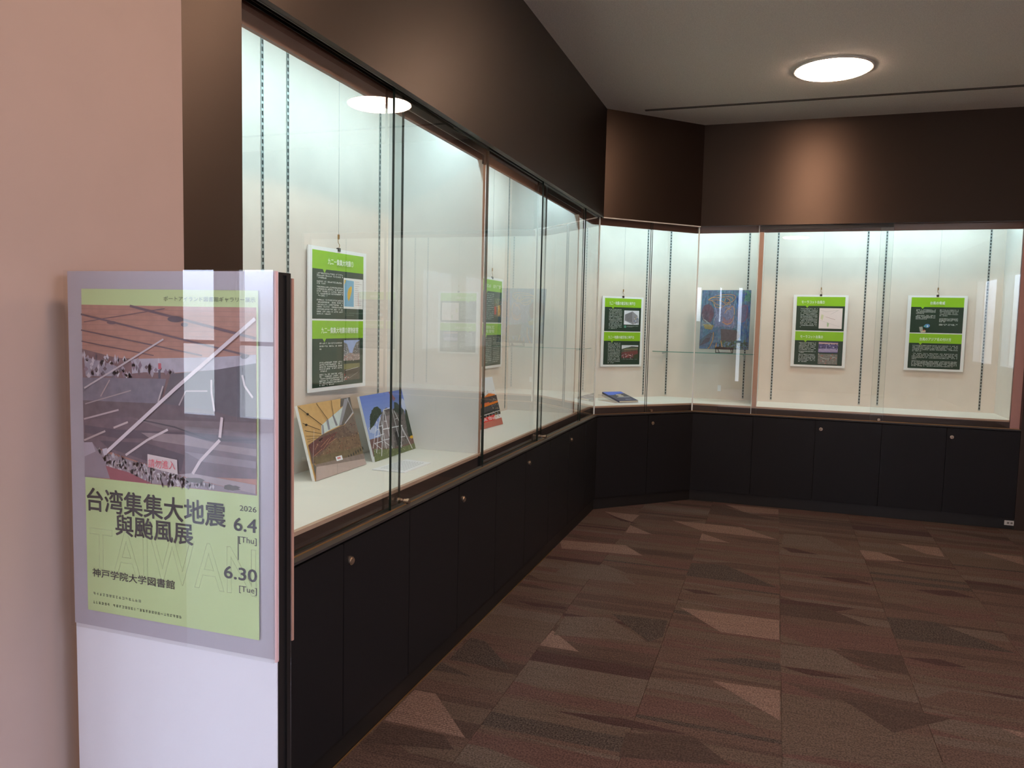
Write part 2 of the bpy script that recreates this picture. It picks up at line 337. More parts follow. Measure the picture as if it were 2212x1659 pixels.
# walls behind the cases, closing the shell
mb = MB()
mb.box(-.74, -.62, YP, 6.1, 0, H); mb.prism([(-.74, 6.0), (-.62, 6.0), (.25, 7.0), (.25, 7.12), (.15, 7.12)], 0, H); mb.box(.2, 4.6, 6.97, 7.12, 0, H)
struct('wall_behind', mb, m_wall)
# ceiling shadow joint (double line)
mb = MB(); mb.box(.26, 4.58, 5.800, 5.812, H - .003, H + .001); mb.box(.26, 4.58, 5.826, 5.838, H - .003, H + .001)
struct('trim_4', mb, mat('joint_dark', '4a443e', .8))
# ledge under the glass
mb = MB(); run(mb, 0, YP, 'B', 0, .07, .717, .725); run(mb, 1, 'A', 'B', 0, .07, .717, .725); run(mb, 2, 'A', XR, 0, .07, .717, .725)
struct('trim_5', mb, mat('ledge', '3a3634', 0.4, var=.08, scale=20))
mb = MB(); run(mb, 0, YP, 'B', .028, .0305, .725, .729); run(mb, 1, 'A', 'B', .028, .0305, .725, .729); run(mb, 2, 'A', XR, .028, .0305, .725, .729)
struct('trim_6', mb, m_brass)
# thin metal strip where plinth meets carpet
mb = MB(); run(mb, 0, YP, 4.6, .006, .0085, 0.0, .005); struct('trim_7', mb, m_brass)

# head track ----------------------------------------------------------------
mb = MB()
for (i, a, b_) in ((0, YP, 'B'), (1, 'A', 'B'), (2, 'A', XR)):
    run(mb, i, a, b_, .0205, .078, 2.215, 2.225)
    run(mb, i, a, b_, .0205, .024, 2.200, 2.215); run(mb, i, a, b_, .060, .064, 2.203, 2.215)
    run(mb, i, a, b_, .0435, .0465, 2.203, 2.215)
struct('trim_8', mb, m_black)
mb = MB(); run(mb, 0, YP, 'B', .0245, .026, 2.199, 2.203); run(mb, 0, 3.0, 'B', .047, .0485, 2.199, 2.202)
run(mb, 2, 'A', XR, .0245, .026, 2.199, 2.203)
struct('trim_9', mb, m_alu)
mb = MB(); run(mb, 1, 'A', 'B', .0, .012, 2.192, 2.1995); struct('trim_10', mb, mat('lit_alu', 'f2f2ee', .3, metal=.3))  # aluminium lip whose lit brightness is put into a whiter colour

# ------------------------------------------------------------------ base cabinets
def lock(parent, i, s, z, off, d=0.0):
    """round lock knob on the face of run i"""
    p = P(i, s, d); n = SEG[i][2]; n = (-n[0], -n[1])
    k = MB(off)
    c = Vector((p[0], p[1], z)); nv = Vector((n[0], n[1], 0))
    k.tube([c, c + nv * .006], .0135, 20); k.tube([c + nv * .006, c + nv * .010], .010, 20)
    o = k.build('lock', m_knob, parent)
    sl = MB(off); t = Vector((0, 0, 1)); sd = nv.cross(t)
    a = c + nv * .0102
    sl.quad([a - sd * .001 - t * .006, a + sd * .001 - t * .006, a + sd * .001 + t * .006, a - sd * .001 + t * .006])
    return o, sl
CABS = [
    (0, YP + .002, 2.540, [2.078], 2.118, 'nearest dark base cabinet beside the poster stand, under the first left case'),
    (0, 2.540, 3.478, [3.010], 3.054, 'dark base cabinet second from the poster stand, with one round lock'),
    (0, 3.478, 4.412, [3.945], 4.004, 'dark base cabinet third from the poster stand, below the orange truck photo'),
    (0, 4.412, 5.345, [4.878], 4.928, 'dark base cabinet fourth from the poster stand, next to the corner filler'),
    (0, 5.345, 'B', [], None, 'narrow dark filler cabinet at the left bend of the cases'),
    (1, 'A', 'B', [.472], .512, 'short diagonal dark base cabinet below the blue book'),
    (2, 'A', 1.107, [], None, 'single door dark cabinet just right of the diagonal one, below the painting'),
    (2, 1.107, 2.030, [1.566], 1.606, 'dark base cabinet under the middle poster of the far wall'),
    (2, 2.030, XR, [2.463], 2.497, 'dark base cabinet at the right end with a white plate on its plinth'),
]
for (i, a, b_, joints, lk, lab) in CABS:
    pa, pb = P(i, a, 0), P(i, b_, 0); off = ((pa[0] + pb[0]) / 2, (pa[1] + pb[1]) / 2, 0)
    r = empty('base_cabinet', off, label=lab, cat='cabinet', group='dark base cabinets under the glass cases')
    mb = MB(off); run(mb, i, a, b_, .022, .50, .088, .712); mb.build('carcass', m_door, r)
    mb = MB(off); run(mb, i, a, b_, .011, .48, 0.0012, .086); mb.build('plinth', mat('plinth_black', '171513', .5), r)
    edges = [a] + joints + [b_]
    for k in range(len(edges) - 1):
        e0, e1 = edges[k], edges[k + 1]
        g0 = e0 if e0 in ('A', 'B') else e0 + .0016; g1 = e1 if e1 in ('A', 'B') else e1 - .0016
        mb = MB(off); run(mb, i, g0, g1, 0.0, .020, .086, .709); dr = mb.build('door', m_door, r, bevel=.0008)
        if lk and k == len(edges) - 2:
            o, sl = lock(dr, i, lk, .645, off); sl.build('key_slot', m_black, dr)

# ------------------------------------------------------------------ glazed cases
ZF, ZT = .785, 2.50
def std(parent, off, i, s, d, z0=.80, z1=2.44):
    """slotted shelf standard let into the back panel"""
    o_, u, n = SEG[i]; c = Vector((o_[0] + u[0] * s + n[0] * d, o_[1] + u[1] * s + n[1] * d, 0)); u = Vector((*u, 0)); n = Vector((*n, 0))
    k = MB(off); w = .0075
    def bx(a, b_, e0, e1, za, zb, mi):
        k.prism([tuple((c + u * a - n * e0))[:2], tuple((c + u * b_ - n * e0))[:2], tuple((c + u * b_ - n * e1))[:2], tuple((c + u * a - n * e1))[:2]], za, zb, mi)
    bx(-w, -w + .003, 0, .003, z0, z1, 0); bx(w - .003, w, 0, .003, z0, z1, 0); bx(-w + .003, w - .003, 0, .0008, z0, z1, 1)
    z = z0
    while z < z1 - .008:
        bx(-w + .003, w - .003, .0008, .0028, z, z + .009, 0); z += .025
    return k.build('shelf_standard', [m_steel, m_slot], parent)
def pane(parent, off, i, a, b_, d, z0=.728, z1=2.212, toprail=None, lk=None, t=.009, name='glass_pane'):
    mb = MB(off)
    # faces: 0 front, 1 end b, 2 back, 3 end a
    q = [P(i, a, d), P(i, b_, d), P(i, b_, d + t), P(i, a, d + t)]
    mb.prism(q, z0, z1, 1, None)
    o = mb.build(name, [m_glass, m_gedge], parent)
    nrm = Vector((*SEG[i][2], 0))
    for f in o.data.polygons:
        f.material_index = 0 if abs(f.normal.dot(nrm)) > .9 else 1
    if toprail:
        tr = MB(off); run(tr, i, a if a in ('A', 'B') else a + .004, b_ if b_ in ('A', 'B') else b_ - .004, d - .002, d + t + .002, 2.172, 2.2035)
        tr.build('hanger_rail', m_black, o)
    if lk is not None:
        p = P(i, lk, d - .001); n = (-SEG[i][2][0], -SEG[i][2][1]); c = Vector((p[0], p[1], .742)); nv = Vector((n[0], n[1], 0))
        kb = MB(off); kb.tube([c, c + nv * .012], .008, 16); kb.tube([c + nv * .012, c + nv * .022], .0105, 16); kb.build('pane_lock', m_knob, o)
    return o
GA, GB = .030, .0485
def fl_rail(r, off, i, a, b_):
    mb = MB(off); run(mb, i, a, b_, .060, .074, .7252, .772); mb.build('rail_board', m_rail, r)
def wood_edge(r, off, i, a, b_):
    mb = MB(off); run(mb, i, a, b_, .058, .074, .7722, ZF); mb.build('edge_strip', m_edge, r)
def header(r, off, i, a, b_):
    mb = MB(off); run(mb, i, a, b_, .080, .095, 2.152, ZT); mb.build('header_board', m_head, r)
def fin(r, off, i, s, d1=.55, w=.030):
    """partition between two cases; its front edge is left bare"""
    mb = MB(off)
    q = [P(i, s, .066), P(i, s + w, .066), P(i, s + w, d1), P(i, s, d1)]
    mb.prism(q, ZF + .0005, 2.151, 0); q = [P(i, s, .0955), P(i, s + w, .0955), P(i, s + w, d1), P(i, s, d1)]; mb.prism(q, 2.151, ZT, 0)
    o = mb.build('partition', [m_white, m_edge], r)
    nrm = -Vector((*SEG[i][2], 0))
    for f in o.data.polygons:
        if f.normal.dot(nrm) > .9: f.material_index = 1
def led_bar(p, rz, ln, lab):
    r = empty('strip_light', p, rz, lab, 'light', 'strip lights hidden in the case heads')
    mb = MB(); mb.box(-ln / 2, ln / 2, -.03, .03, -.012, .02); mb.build('housing', m_alu, r)
    mb = MB(); mb.box(-ln / 2 + .02, ln / 2 - .02, -.022, .022, -.018, -.012); mb.build('diffuser', mat('led_diffuser', 'ffffff', .4, emit=('e8f6ff', 1.2)), r)

# left case A and B
def left_case(a, b_, lab, stds, fin_at, pa, pb):
    off = (-.29, (a + b_) / 2, ZF)
    r = empty('display_case', off, label=lab, cat='display case', group='built-in glass display cases')
    mb = MB(off); run(mb, 0, a, b_, .55, .57, .7252, ZT); mb.build('back_panel', m_back, r)
    mb = MB(off); run(mb, 0, a, b_, .0745, .5495, .7252, ZF); mb.build('display_floor', m_shelf, r)
    mb = MB(off); run(mb, 0, a, b_, .08, .57, ZT + .0005, ZT + .02); mb.build('case_top', m_white, r)
    fl_rail(r, off, 0, a, b_); wood_edge(r, off, 0, a, b_); header(r, off, 0, a, b_)
    for s in stds: std(r, off, 0, s, .55)
    fin(r, off, 0, fin_at)
    pane(r, off, 0, pa[0], pa[1], GB); pane(r, off, 0, pb[0], pb[1], GA, toprail=None, lk=pb[0] + .10)
    tr = MB(off); run(tr, 0, pa[1], pb[1], GB + .0065, GB + .0090, 2.168, 2.2025); tr.build('hanger_rail', m_black, r)
    return r, off
rA, oA = left_case(YP + .001, 3.4295, 'nearest glass display case, holding two photo boards and a leaflet', [2.418, 2.573, 3.299], 3.392,
                   (1.603, 2.555), (2.448, 3.372))
mb = MB(oA); run(mb, 0, YP + .001, YP + .02, .08, .5495, ZF + .0005, ZT); mb.build('side_panel', m_white, rA)
rB, oB = left_case(3.4300, 5.2445, 'second glass display case, holding the orange truck photo board', [3.60, 5.154], 5.214,
                   (3.408, 4.390), (4.252, 5.235))
# dark meeting stile between the two
mb = MB(oA); run(mb, 0, 3.376, 3.404, .0575, .066, 2.13, 2.2025); mb.build('meeting_stile', m_black, rA)
mb = MB(oA); run(mb, 0, 3.376, 3.402, .045, .0595, .7295, .776); mb.build('stile_foot', m_black, rA)

# corner case: end of the left run, the diagonal, start of the right run
BL, BR_ = (-.55, 6.037), (.316, 6.903)
off = (.15, 6.1, ZF)
rC = empty('display_case', off, label='angled corner glass case, holding the blue book and the painting', cat='display case', group='built-in glass display cases')
a0, b0 = 5.2450, 1.1235
fl = MB(off); fl.prism([P(0, a0, .0745), P(0, 'B', .0745), P(1, 'B', .0745), P(2, b0, .0745), (b0, 6.9025), BR_, BL, (-.5495, a0)], .7252, ZF)
fl.build('display_floor', m_shelf, rC)
tp = MB(off); tp.prism([P(0, a0, .08), P(0, 'B', .08), P(1, 'B', .08), P(2, b0, .08), (b0, 6.92), (.31, 6.92), (-.57, 6.045), (-.57, a0)], ZT + .0005, ZT + .02)
tp.build('case_top', m_white, rC)
bk = MB(off); bk.prism([(-.57, a0), (-.55, a0), BL, (-.57, 6.045)], .7252, ZT); bk.build('back_panel', m_back, rC)
bk = MB(off); bk.prism([BL, BR_, (.308, 6.923), (-.57, 6.045)], .7252, ZT); bk.build('back_panel', m_back, rC)
bk = MB(off); bk.prism([BR_, (b0, 6.903), (b0, 6.923), (.308, 6.923)], .7252, ZT); bk.build('back_panel', m_back, rC)
for (i, a, b_) in ((0, a0, 'B'), (1, 'A', 'B'), (2, 'A', b0)):
    fl_rail(rC, off, i, a, b_); wood_edge(rC, off, i, a, b_); header(rC, off, i, a, b_)
fin(rC, off, 2, 1.091, d1=.549, w=.032)
mb = MB(off); run(mb, 2, 1.0905, 1.1235, .050, .0655, ZF, 2.151); mb.build('partition_edge', mat('peach_edge', 'd0a690', .6), rC)
pane(rC, off, 0, 5.285, 'B', GA); 
pane(rC, off, 1, 'A', .472, GA); pane(rC, off, 1, .462, 'B', GA + .008, lk=.512)
pane(rC, off, 2, 'A', 1.083, GA)
for (i, s) in ((1, 'A'), (2, 'A')):  # seal strips at the bends, coloured as the bright glint on the edges
    x, y = P(i, s, GA + .001); k = MB(off); k.prism([(x - .005, y - .005), (x + .005, y - .005), (x + .005, y + .005), (x - .005, y + .005)], .729, 2.2); k.build('corner_glint_seal', m_glint_seal, rC)
k = MB(off); run(k, 2, 1.0835, 1.0875, GA - .002, GA + .012, .729, 2.2); k.build('edge_glint_seal', m_glint_seal, rC)
def stdw(parent, off, i, s, d): return std(parent, off, i, s, d)
stdw(rC, off, 1, .858, .62); stdw(rC, off, 2, .345, .55); stdw(rC, off, 2, 1.001, .55)
k = MB(off); k.box(.790, .818, 6.894, 6.9025, .855, .905); k.build('outlet_plate', mat('socket_white', 'fdfdff', .4), rC)

# right case
off = (2.02, 6.62, ZF)
rD = empty('display_case', off, label='straight glass display case on the far wall, with two hung posters', cat='display case', group='built-in glass display cases')
a, b_ = 1.1240, XR - .001
mb = MB(off); run(mb, 2, a, b_, .55, .57, .7252, ZT); mb.build('back_panel', m_back, rD)
mb = MB(off); run(mb, 2, a, b_, .0745, .5495, .7252, ZF); mb.build('display_floor', m_shelf, rD)
mb = MB(off); run(mb, 2, a, b_, .08, .57, ZT + .0005, ZT + .02); mb.build('case_top', m_white, rD)
fl_rail(rD, off, 2, a, b_); wood_edge(rD, off, 2, a, b_); header(rD, off, 2, a, b_)
mb = MB(off); run(mb, 2, 2.885, b_, .075, .5495, ZF + .0005, ZT); mb.build('side_panel', m_white, rD)
mb = MB(off); run(mb, 2, 2.870, b_, .040, .0735, .7285, 2.202); mb.build('jamb', mat('pink_edge', 'b58a84', .5), rD)
for s in (1.230, 1.915, 2.052, 2.781): std(rD, off, 2, s, .55)
pane(rD, off, 2, 1.090, 2.035, GA, toprail=True, lk=2.006); pane(rD, off, 2, 1.950, 2.868, GB)

LL = ['strip light above the nearest case behind its header', 'strip light above the second left case behind its header', 'strip light in the head of the diagonal case',
      'short strip light above the painting', 'strip light above the two far wall posters']
for (p, rz, ln), lab in zip(LEDS, LL): led_bar(p, rz, ln, lab)

# ------------------------------------------------------------------ ceiling lamps
def lamp(x, y, lab):
    r = empty('ceiling_lamp', (x, y, H), 0, lab, 'ceiling light', 'round flush ceiling lamps')
    mb = MB(); mb.lathe([(.216, .0), (.232, -.0), (.234, -.006), (.222, -.010), (.214, -.007)], (0, 0, 0), n=48)
    mb.build('trim_ring', mat('ring_white', 'f4efe8', .4), r, smooth=True)
    mb = MB(); mb.lathe([(.213, -.001), (.213, -.010), (.205, -.016), (.16, -.021), (.08, -.0245), (.01, -.0255)], (0, 0, 0), n=48)
    mb.build('diffuser', mat('lamp_diffuser', 'ffffff', .4, emit=('ffd8bc', LAMP_E)), r, smooth=True)
lamp(1.497, 5.174, 'round glowing ceiling lamp in front of the far cases')
lamp(1.497, 3.150, 'round ceiling lamp above the middle of the carpet')
lamp(1.497, 1.120, 'round ceiling lamp over the entrance end of the cases')
lamp(1.497, -1.60, 'round ceiling lamp in the lobby behind')

# ------------------------------------------------------------------ flat prints built from coloured pieces
class Art:
    def __init__(s, w, h, lay=.00012): s.w, s.h = w, h; s.v = []; s.f = []; s.c = []; s.n = 0; s.lay = lay
    def poly(s, col, pts, mot=0.0, up=True):
        c = (*lin(col), mot); b = len(s.v)
        if up: s.n += 1
        for (u, v) in pts: s.v.append((u * s.w, -s.n * s.lay, (1 - v) * s.h))
        s.f.append(tuple(range(b, b + len(pts)))); s.c.append(c)
    def rect(s, col, u0, v0, u1, v1, mot=0.0, up=True): s.poly(col, [(u0, v1), (u1, v1), (u1, v0), (u0, v0)], mot, up)
    def grad(s, c0, c1, u0, v0, u1, v1, n=10, mot=0.0):
        s.n += 1; a, b = [tuple(int(c[i:i + 2], 16) for i in (0, 2, 4)) for c in (c0, c1)]
        for k in range(n):
            t = (k + .5) / n; col = ''.join('%02x' % int(a[j] + (b[j] - a[j]) * t) for j in range(3))
            s.rect(col, u0, v0 + (v1 - v0) * k / n, u1, v0 + (v1 - v0) * (k + 1) / n, mot, up=False)
    def line(s, col, wd, pts, mot=0.0):
        s.n += 1; hw = wd / 2
        for (a, b) in zip(pts, pts[1:]):
            dx, dy = (b[0] - a[0]) * s.w, (b[1] - a[1]) * s.h; l = math.hypot(dx, dy) or 1
            nx, ny = -dy / l * hw / s.w, dx / l * hw / s.h
            s.poly(col, [(a[0] + nx, a[1] + ny), (b[0] + nx, b[1] + ny), (b[0] - nx, b[1] - ny), (a[0] - nx, a[1] - ny)], mot, up=False)
    def ell(s, col, cx, cy, rx, ry, mot=0.0, jag=0.0, n=18):
        s.poly(col, [(cx + rx * (1 + rnd.uniform(-jag, jag)) * math.cos(2 * math.pi * k / n), cy + ry * (1 + rnd.uniform(-jag, jag)) * math.sin(2 * math.pi * k / n)) for k in range(n)], mot)
    def speck(s, cols, poly, n, sz=.012, asp=1.0):
        s.n += 1
        us = [p[0] for p in poly]; vs = [p[1] for p in poly]
        def inside(x, y):
            r = False
            for (x1, y1), (x2, y2) in zip(poly, poly[1:] + poly[:1]):
                if (y1 > y) != (y2 > y) and x < (x2 - x1) * (y - y1) / (y2 - y1) + x1: r = not r
            return r
        k = 0; g = 0
        while k < n and g < n * 20:
            g += 1; x, y = rnd.uniform(min(us), max(us)), rnd.uniform(min(vs), max(vs))
            if not inside(x, y): continue
            a = rnd.uniform(.4, 1.2) * sz; b = rnd.uniform(.4, 1.2) * sz * asp; a = min(a, x, 1 - x); b = min(b, y, 1 - y)
            s.poly(rnd.choice(cols), [(x - a, y), (x, y + b), (x + a, y), (x, y - b)], .3, up=False); k += 1
    def text_rows(s, col, u0, v0, u1, v1, rows, pitch, size, last=.5):
        """unreadably small body copy: rows of tiny broken strokes"""
        s.n += 1
        for r in range(rows):
            v = v0 + (v1 - v0) * r / max(1, rows); hh = size
            ue = u1 if r < rows - 1 else u0 + (u1 - u0) * last
            u = u0
            while u < ue:
                if rnd.random() < .9:
                    w = pitch * .78
                    for q in range(3):
                        if rnd.random() < .75:
                            vv = v + hh * (q * .36); s.rect(col, u + rnd.uniform(0, .2) * w, vv, u + w * rnd.uniform(.7, 1), vv + hh * .25, 0, up=False)
                    if rnd.random() < .7:
                        uu = u + w * rnd.uniform(.2, .7); s.rect(col, uu, v, uu + w * .24, v + hh * .98, 0, up=False)
                u += pitch
    def build(s, name, parent, loc=(0, 0, 0)):
        me = bpy.data.meshes.new(name); me.from_pydata(s.v, [], s.f); me.materials.append(print_mat())
        ca = me.color_attributes.new('Col', 'FLOAT_COLOR', 'CORNER'); dat = []
        for p, c in zip(me.polygons, s.c): dat += list(c) * p.loop_total
        ca.data.foreach_set('color', dat)
        bm = bmesh.new(); bm.from_mesh(me)
        for f in bm.faces:
            f.normal_update()
            if f.normal.y > 0: f.normal_flip()
        big = [f for f in bm.faces if len(f.verts) > 4]
        if big: bmesh.ops.triangulate(bm, faces=big)
        bm.to_mesh(me); bm.free()
        o = bpy.data.objects.new(name, me); C.objects.link(o); o.parent = parent; o.location = loc; return o
def text(parent, name, body, x0, x1, z0, z1, col, y=-.002, bold=0.0, keep=False, outline=False, mname=None):
    """lettering fitted to the box x0..x1, z0..z1 in the parent's frame, facing -y"""
    cu = bpy.data.curves.new('t', 'FONT'); cu.body = body; cu.resolution_u = 3
    if outline: cu.fill_mode = 'NONE'; cu.bevel_depth = .006; cu.bevel_resolution = 0; cu.resolution_u = 4
    t = bpy.data.objects.new('t', cu); C.objects.link(t)
    dg = bpy.context.evaluated_depsgraph_get(); me = bpy.data.meshes.new_from_object(t.evaluated_get(dg))
    bpy.data.objects.remove(t)
    xs = [v.co.x for v in me.vertices]; ys = [v.co.y for v in me.vertices]
    sx = (x1 - x0) / (max(xs) - min(xs)); sy = (z1 - z0) / (max(ys) - min(ys))
    if keep: sx = sy
    ax, ay = min(xs), min(ys)
    if bold > 0:
        V0 = [v.co.copy() for v in me.vertices]; F0 = [tuple(p.vertices) for p in me.polygons]; V, F = [], []
        for k, (dx, dy) in enumerate(((0, 0), (bold, 0), (0, bold), (bold, bold), (-bold, 0), (0, -bold), (-bold, -bold), (bold, -bold), (-bold, bold))):
            b = len(V); V += [(v.x + dx, v.y + dy, 0.002 * k) for v in V0]; F += [tuple(i + b for i in f) for f in F0]
        me = bpy.data.meshes.new(name); me.from_pydata([tuple(v) for v in V], [], F)
    for v in me.vertices: v.co = ((v.co.x - ax) * sx + x0, y - v.co.z * .02, (v.co.y - ay) * sy + z0)
    me.materials.clear(); me.materials.append(mat(mname or 'ink_' + col, col, .6))
    o = bpy.data.objects.new(name, me); C.objects.link(o); o.parent = parent; return o

# hung A2 posters: two slides each ------------------------------------------
PW, PH = .420, .594
GREEN, DARK = '8fc31f', '1f3a2c'
def slide(art, v0, v1):
    u0, u1 = .062, .945; h = v1 - v0
    art.rect(DARK, u0, v0, u1, v1, .1)
    art.rect(GREEN, u0, v0, u1, v0 + h * .27)
    art.poly(GREEN, [(u0 + .165, v0 + h * .268), (u0 + .225, v0 + h * .268), (u0 + .196, v0 + h * .325)])
    return u0, u1, h
def poster(loc, rz, lab, titles, body, pics, wire_top=2.46):
    r = empty('hanging_poster', loc, rz, lab, 'poster', 'hung exhibition posters')
    mb = MB(); mb.box(0, PW, -.005, 0, 0, PH); mb.build('board', m_card, r)
    art = Art(PW, PH); V = [(.026, .495), (.507, .972)]
    for (v0, v1) in V: slide(art, v0, v1)
    for k, blk in body: 
        v0, v1 = V[k]; h = v1 - v0
        for (a, b, c, d, rows, last) in blk:
            art.text_rows('f4f8f2', .062 + a * .883, v0 + b * h, .062 + c * .883, v0 + d * h, rows, .0175, .0098, last)
    for k, fn in pics:
        v0, v1 = V[k]; h = v1 - v0
        fn(art, lambda u, v: (.062 + u * .883, v0 + v * h))
    pr = art.build('print', r, (0, -.0052, 0))
    for (k, s, a, b, c, d) in titles:
        v0, v1 = V[k]; h = v1 - v0
        text(pr, 'title_lettering', s, (.062 + a * .883) * PW, (.062 + b * .883) * PW, (1 - (v0 + d * h)) * PH, (1 - (v0 + c * h)) * PH, 'f4f8ea', y=-.0042, bold=.012)
    mb = MB(); mb.box(PW / 2 - .009, PW / 2 + .009, -.009, .003, PH - .010, PH + .006); cl = mb.build('clip', m_black, r, bevel=.0015)
    x = PW / 2; zt = wire_top - loc[2]
    mb = MB(); hk = [(x, -.003, PH + .004), (x + .006, -.003, PH + .012), (x + .007, -.003, PH + .020), (x - .002, -.003, PH + .027), (x - .004, -.003, PH + .036), (x, -.003, PH + .045)]
    mb.tube(hk, .0014, 6); mb.tube([(x, -.003, PH + .042), (x, -.003, PH + .062)], .0045, 10); mb.build('hook', m_brass, r)
    mb = MB(); mb.tube([(x, -.003, PH + .06), (x, -.003, zt)], .0006, 5); mb.build('wire', mat('wire', '8a8c88', .4, metal=.5), r)
    return r
def pic_frame(A, q, u0, v0, u1, v1, bg, mot=.2):
    (a, b), (c, d) = q(u0, v0), q(u1, v1); A.rect(bg, a, b, c, d, mot)
    return lambda u, v: (a + (c - a) * u, b + (d - b) * v)
def p_map(A, q):
    g = pic_frame(A, q, .585, .365, .985, .835, 'f0eeea', 0)
    A.poly('7fb2cf', [g(.03, .06), g(.52, .08), g(.52, .93), g(.03, .93)])
    A.poly('e0b43a', [g(.36, .25), g(.42, .28), g(.40, .45), g(.33, .62), g(.26, .76), g(.20, .66), g(.19, .5), g(.25, .34)], .3)
    A.poly('e0b43a', [g(.03, .06), g(.11, .07), g(.07, .17), g(.03, .22)])
    for k in range(12): A.line('b89a96', .0012, [g(.56, .1 + k * .07), g(rnd.uniform(.7, .95), .1 + k * .07)])
    A.line('d88a7c', .002, [g(.74, .45), g(.74, .9)])
    A.text_rows('8ba792', *q(.6, .90), *q(.97, .96), 2, .012, .004)
def p_ruin(A, q):
    g = pic_frame(A, q, .585, .30, .915, .62, '9db0dc', .1)
    A.poly('7d7d80', [g(0, .1), g(.2, .18), g(.3, .45), g(.38, .75), g(0, .95)], .5); A.poly('6f6c6a', [g(1, .02), g(.78, .12), g(.62, .4), g(.5, .75), g(1, .95)], .5)
    A.poly('a08c86', [g(0, .75), g(.4, .62), g(.75, .7), g(1, .65), g(1, 1), g(0, 1)], .5)
    A.speck(['d8ccc8', '5c4a48', 'b03a34', 'e8e4e0'], [g(0, .7), g(1, .7), g(1, 1), g(0, 1)], 50, .006); A.speck(['e0e0e4', '403c3c'], [g(0, .2), g(.3, .4), g(.35, .7), g(0, .8)], 30, .005)
    A.speck(['d8d8dc', '383636'], [g(.95, .1), g(.6, .45), g(.55, .7), g(1, .75)], 30, .005)
    g = pic_frame(A, q, .585, .67, .915, .93, '5c5648', .4)
    A.poly('7c7a4c', [g(0, 0), g(1, 0), g(1, .25), g(0, .35)], .3); A.poly('4c4238', [g(0, .35), g(1, .25), g(1, .6), g(0, .7)], .4)
    A.line('e8e4e0', .0015, [g(.1, .4), g(.9, .25)]); A.line('c8c0b8', .001, [g(.3, .9), g(.9, .55)]); A.speck(['d84038', 'e8e0dc', 'b0a8a0'], [g(0, .6), g(.3, .6), g(.3, 1), g(0, 1)], 18, .006)
def p_event(A, q):
    g = pic_frame(A, q, .60, .42, .97, .86, '6c6450', .4)
    A.poly('5a6c50', [g(0, 0), g(1, 0), g(1, .4), g(0, .3)], .4); A.poly('c8382e', [g(0, .45), g(.3, .45), g(.3, .85), g(.05, .9)], .1)
    A.poly('d8a834', [g(.5, .4), g(.85, .35), g(.9, .9), g(.55, .95)], .2); A.speck(['e8e4dc', 'd0a040', 'b04030', '4c4438'], [g(0, .05), g(1, .05), g(1, 1), g(0, 1)], 60, .009)
def p_blur1(A, q): A.text_rows('f4f8ea', *q(.17, .11), *q(.93, .20), 1, .045, .036, 1)
def p_blur2(A, q): A.text_rows('f4f8ea', *q(.17, .05), *q(.60, .24), 2, .045, .034, 1)
def p_build(A, q):
    g = pic_frame(A, q, .53, .36, .945, .79, 'e6e6ee', 0)
    A.poly('96949a', [g(.05, .3), g(.55, .05), g(.9, .35), g(.98, .6), g(.98, .85), g(.6, .98), g(.05, .72)], .2)
    for k in range(5): A.poly('3c3a3c', [g(.12 + k * .09, .25 - k * .03), g(.15 + k * .09, .24 - k * .03), g(.15 + k * .09, .72 + k * .03), g(.12 + k * .09, .70 + k * .03)])
    A.speck(['e8d050', '4a7cc0', 'f0f0f0', '304050'], [g(.65, .45), g(.98, .45), g(.98, .95), g(.65, .95)], 26, .008)
    A.rect('5aa088', *q(.54, .82), *q(.59, .89)); A.text_rows('e4e8e0', *q(.61, .83), *q(.93, .88), 2, .012, .005)
def p_hall(A, q):
    g = pic_frame(A, q, .49, .40, .95, .80, '6c3c3c', .3)
    A.poly('d8dce4', [g(0, 0), g(1, 0), g(1, .12), g(.6, .08), g(.3, .2), g(0, .35)]); A.poly('4c5a4c', [g(0, .3), g(.3, .18), g(.75, .08), g(1, .2), g(1, .4), g(0, .55)], .3)
    for k in range(9): A.line('b06458', .0022, [g(.15 + k * .095, .32), g(.15 + k * .095, .72)])
    A.line('f0e0a0', .002, [g(.15, .33), g(.98, .28)]); A.speck(['f0f0f0', 'c04040', '303848', 'e0c8b8', 'd8d8e0'], [g(0, .68), g(.75, .68), g(.75, 1), g(0, 1)], 55, .008)
    A.poly('3c4a34', [g(.75, .75), g(1, .65), g(1, 1), g(.7, 1)], .2); A.text_rows('e4e8e0', *q(.5, .83), *q(.93, .86), 1, .012, .005, 1)
def p_track(A, q):
    g = pic_frame(A, q, .48, .33, .955, .93, 'f2e2e0', .02)
    A.line('cdbcb4', .002, [g(.05, .1), g(.3, .18), g(.6, .12), g(.8, .1)]); A.line('a4a0a0', .0012, [g(.5, .3), g(.85, .08)]); A.line('a06058', .0018, [g(.28, .42), g(.7, .56)])
    A.poly('b8cca0', [g(.36, .68), g(.44, .75), g(.42, .92), g(.36, .9)], .1); A.poly('dcd8b0', [g(.1, .3), g(.2, .35), g(.15, .6), g(.06, .5)], .1)
    A.line('b0a8a4', .001, [g(.05, .6), g(.9, .9)])
def p_storm(A, q):
    g = pic_frame(A, q, .50, .30, .90, .62, '5a5480', .3)
    A.poly('a898b8', [g(0, .65), g(1, .6), g(1, .9), g(0, .95)], .3); A.poly('d0a8a0', [g(0, .05), g(1, .1), g(1, .2), g(0, .18)], .2); A.speck(['26243c', 'c8c4e0'], [g(0, .2), g(1, .2), g(1, .7), g(0, .7)], 30, .012)
    g = pic_frame(A, q, .50, .66, .90, .965, '7c7870', .4)
    A.line('e0dcd8', .002, [g(.1, .3), g(.4, .5), g(.9, .3)]); A.speck(['b0a89c', '4c4c48', 'c06050'], [g(0, 0), g(1, 0), g(1, 1), g(0, 1)], 40, .010)
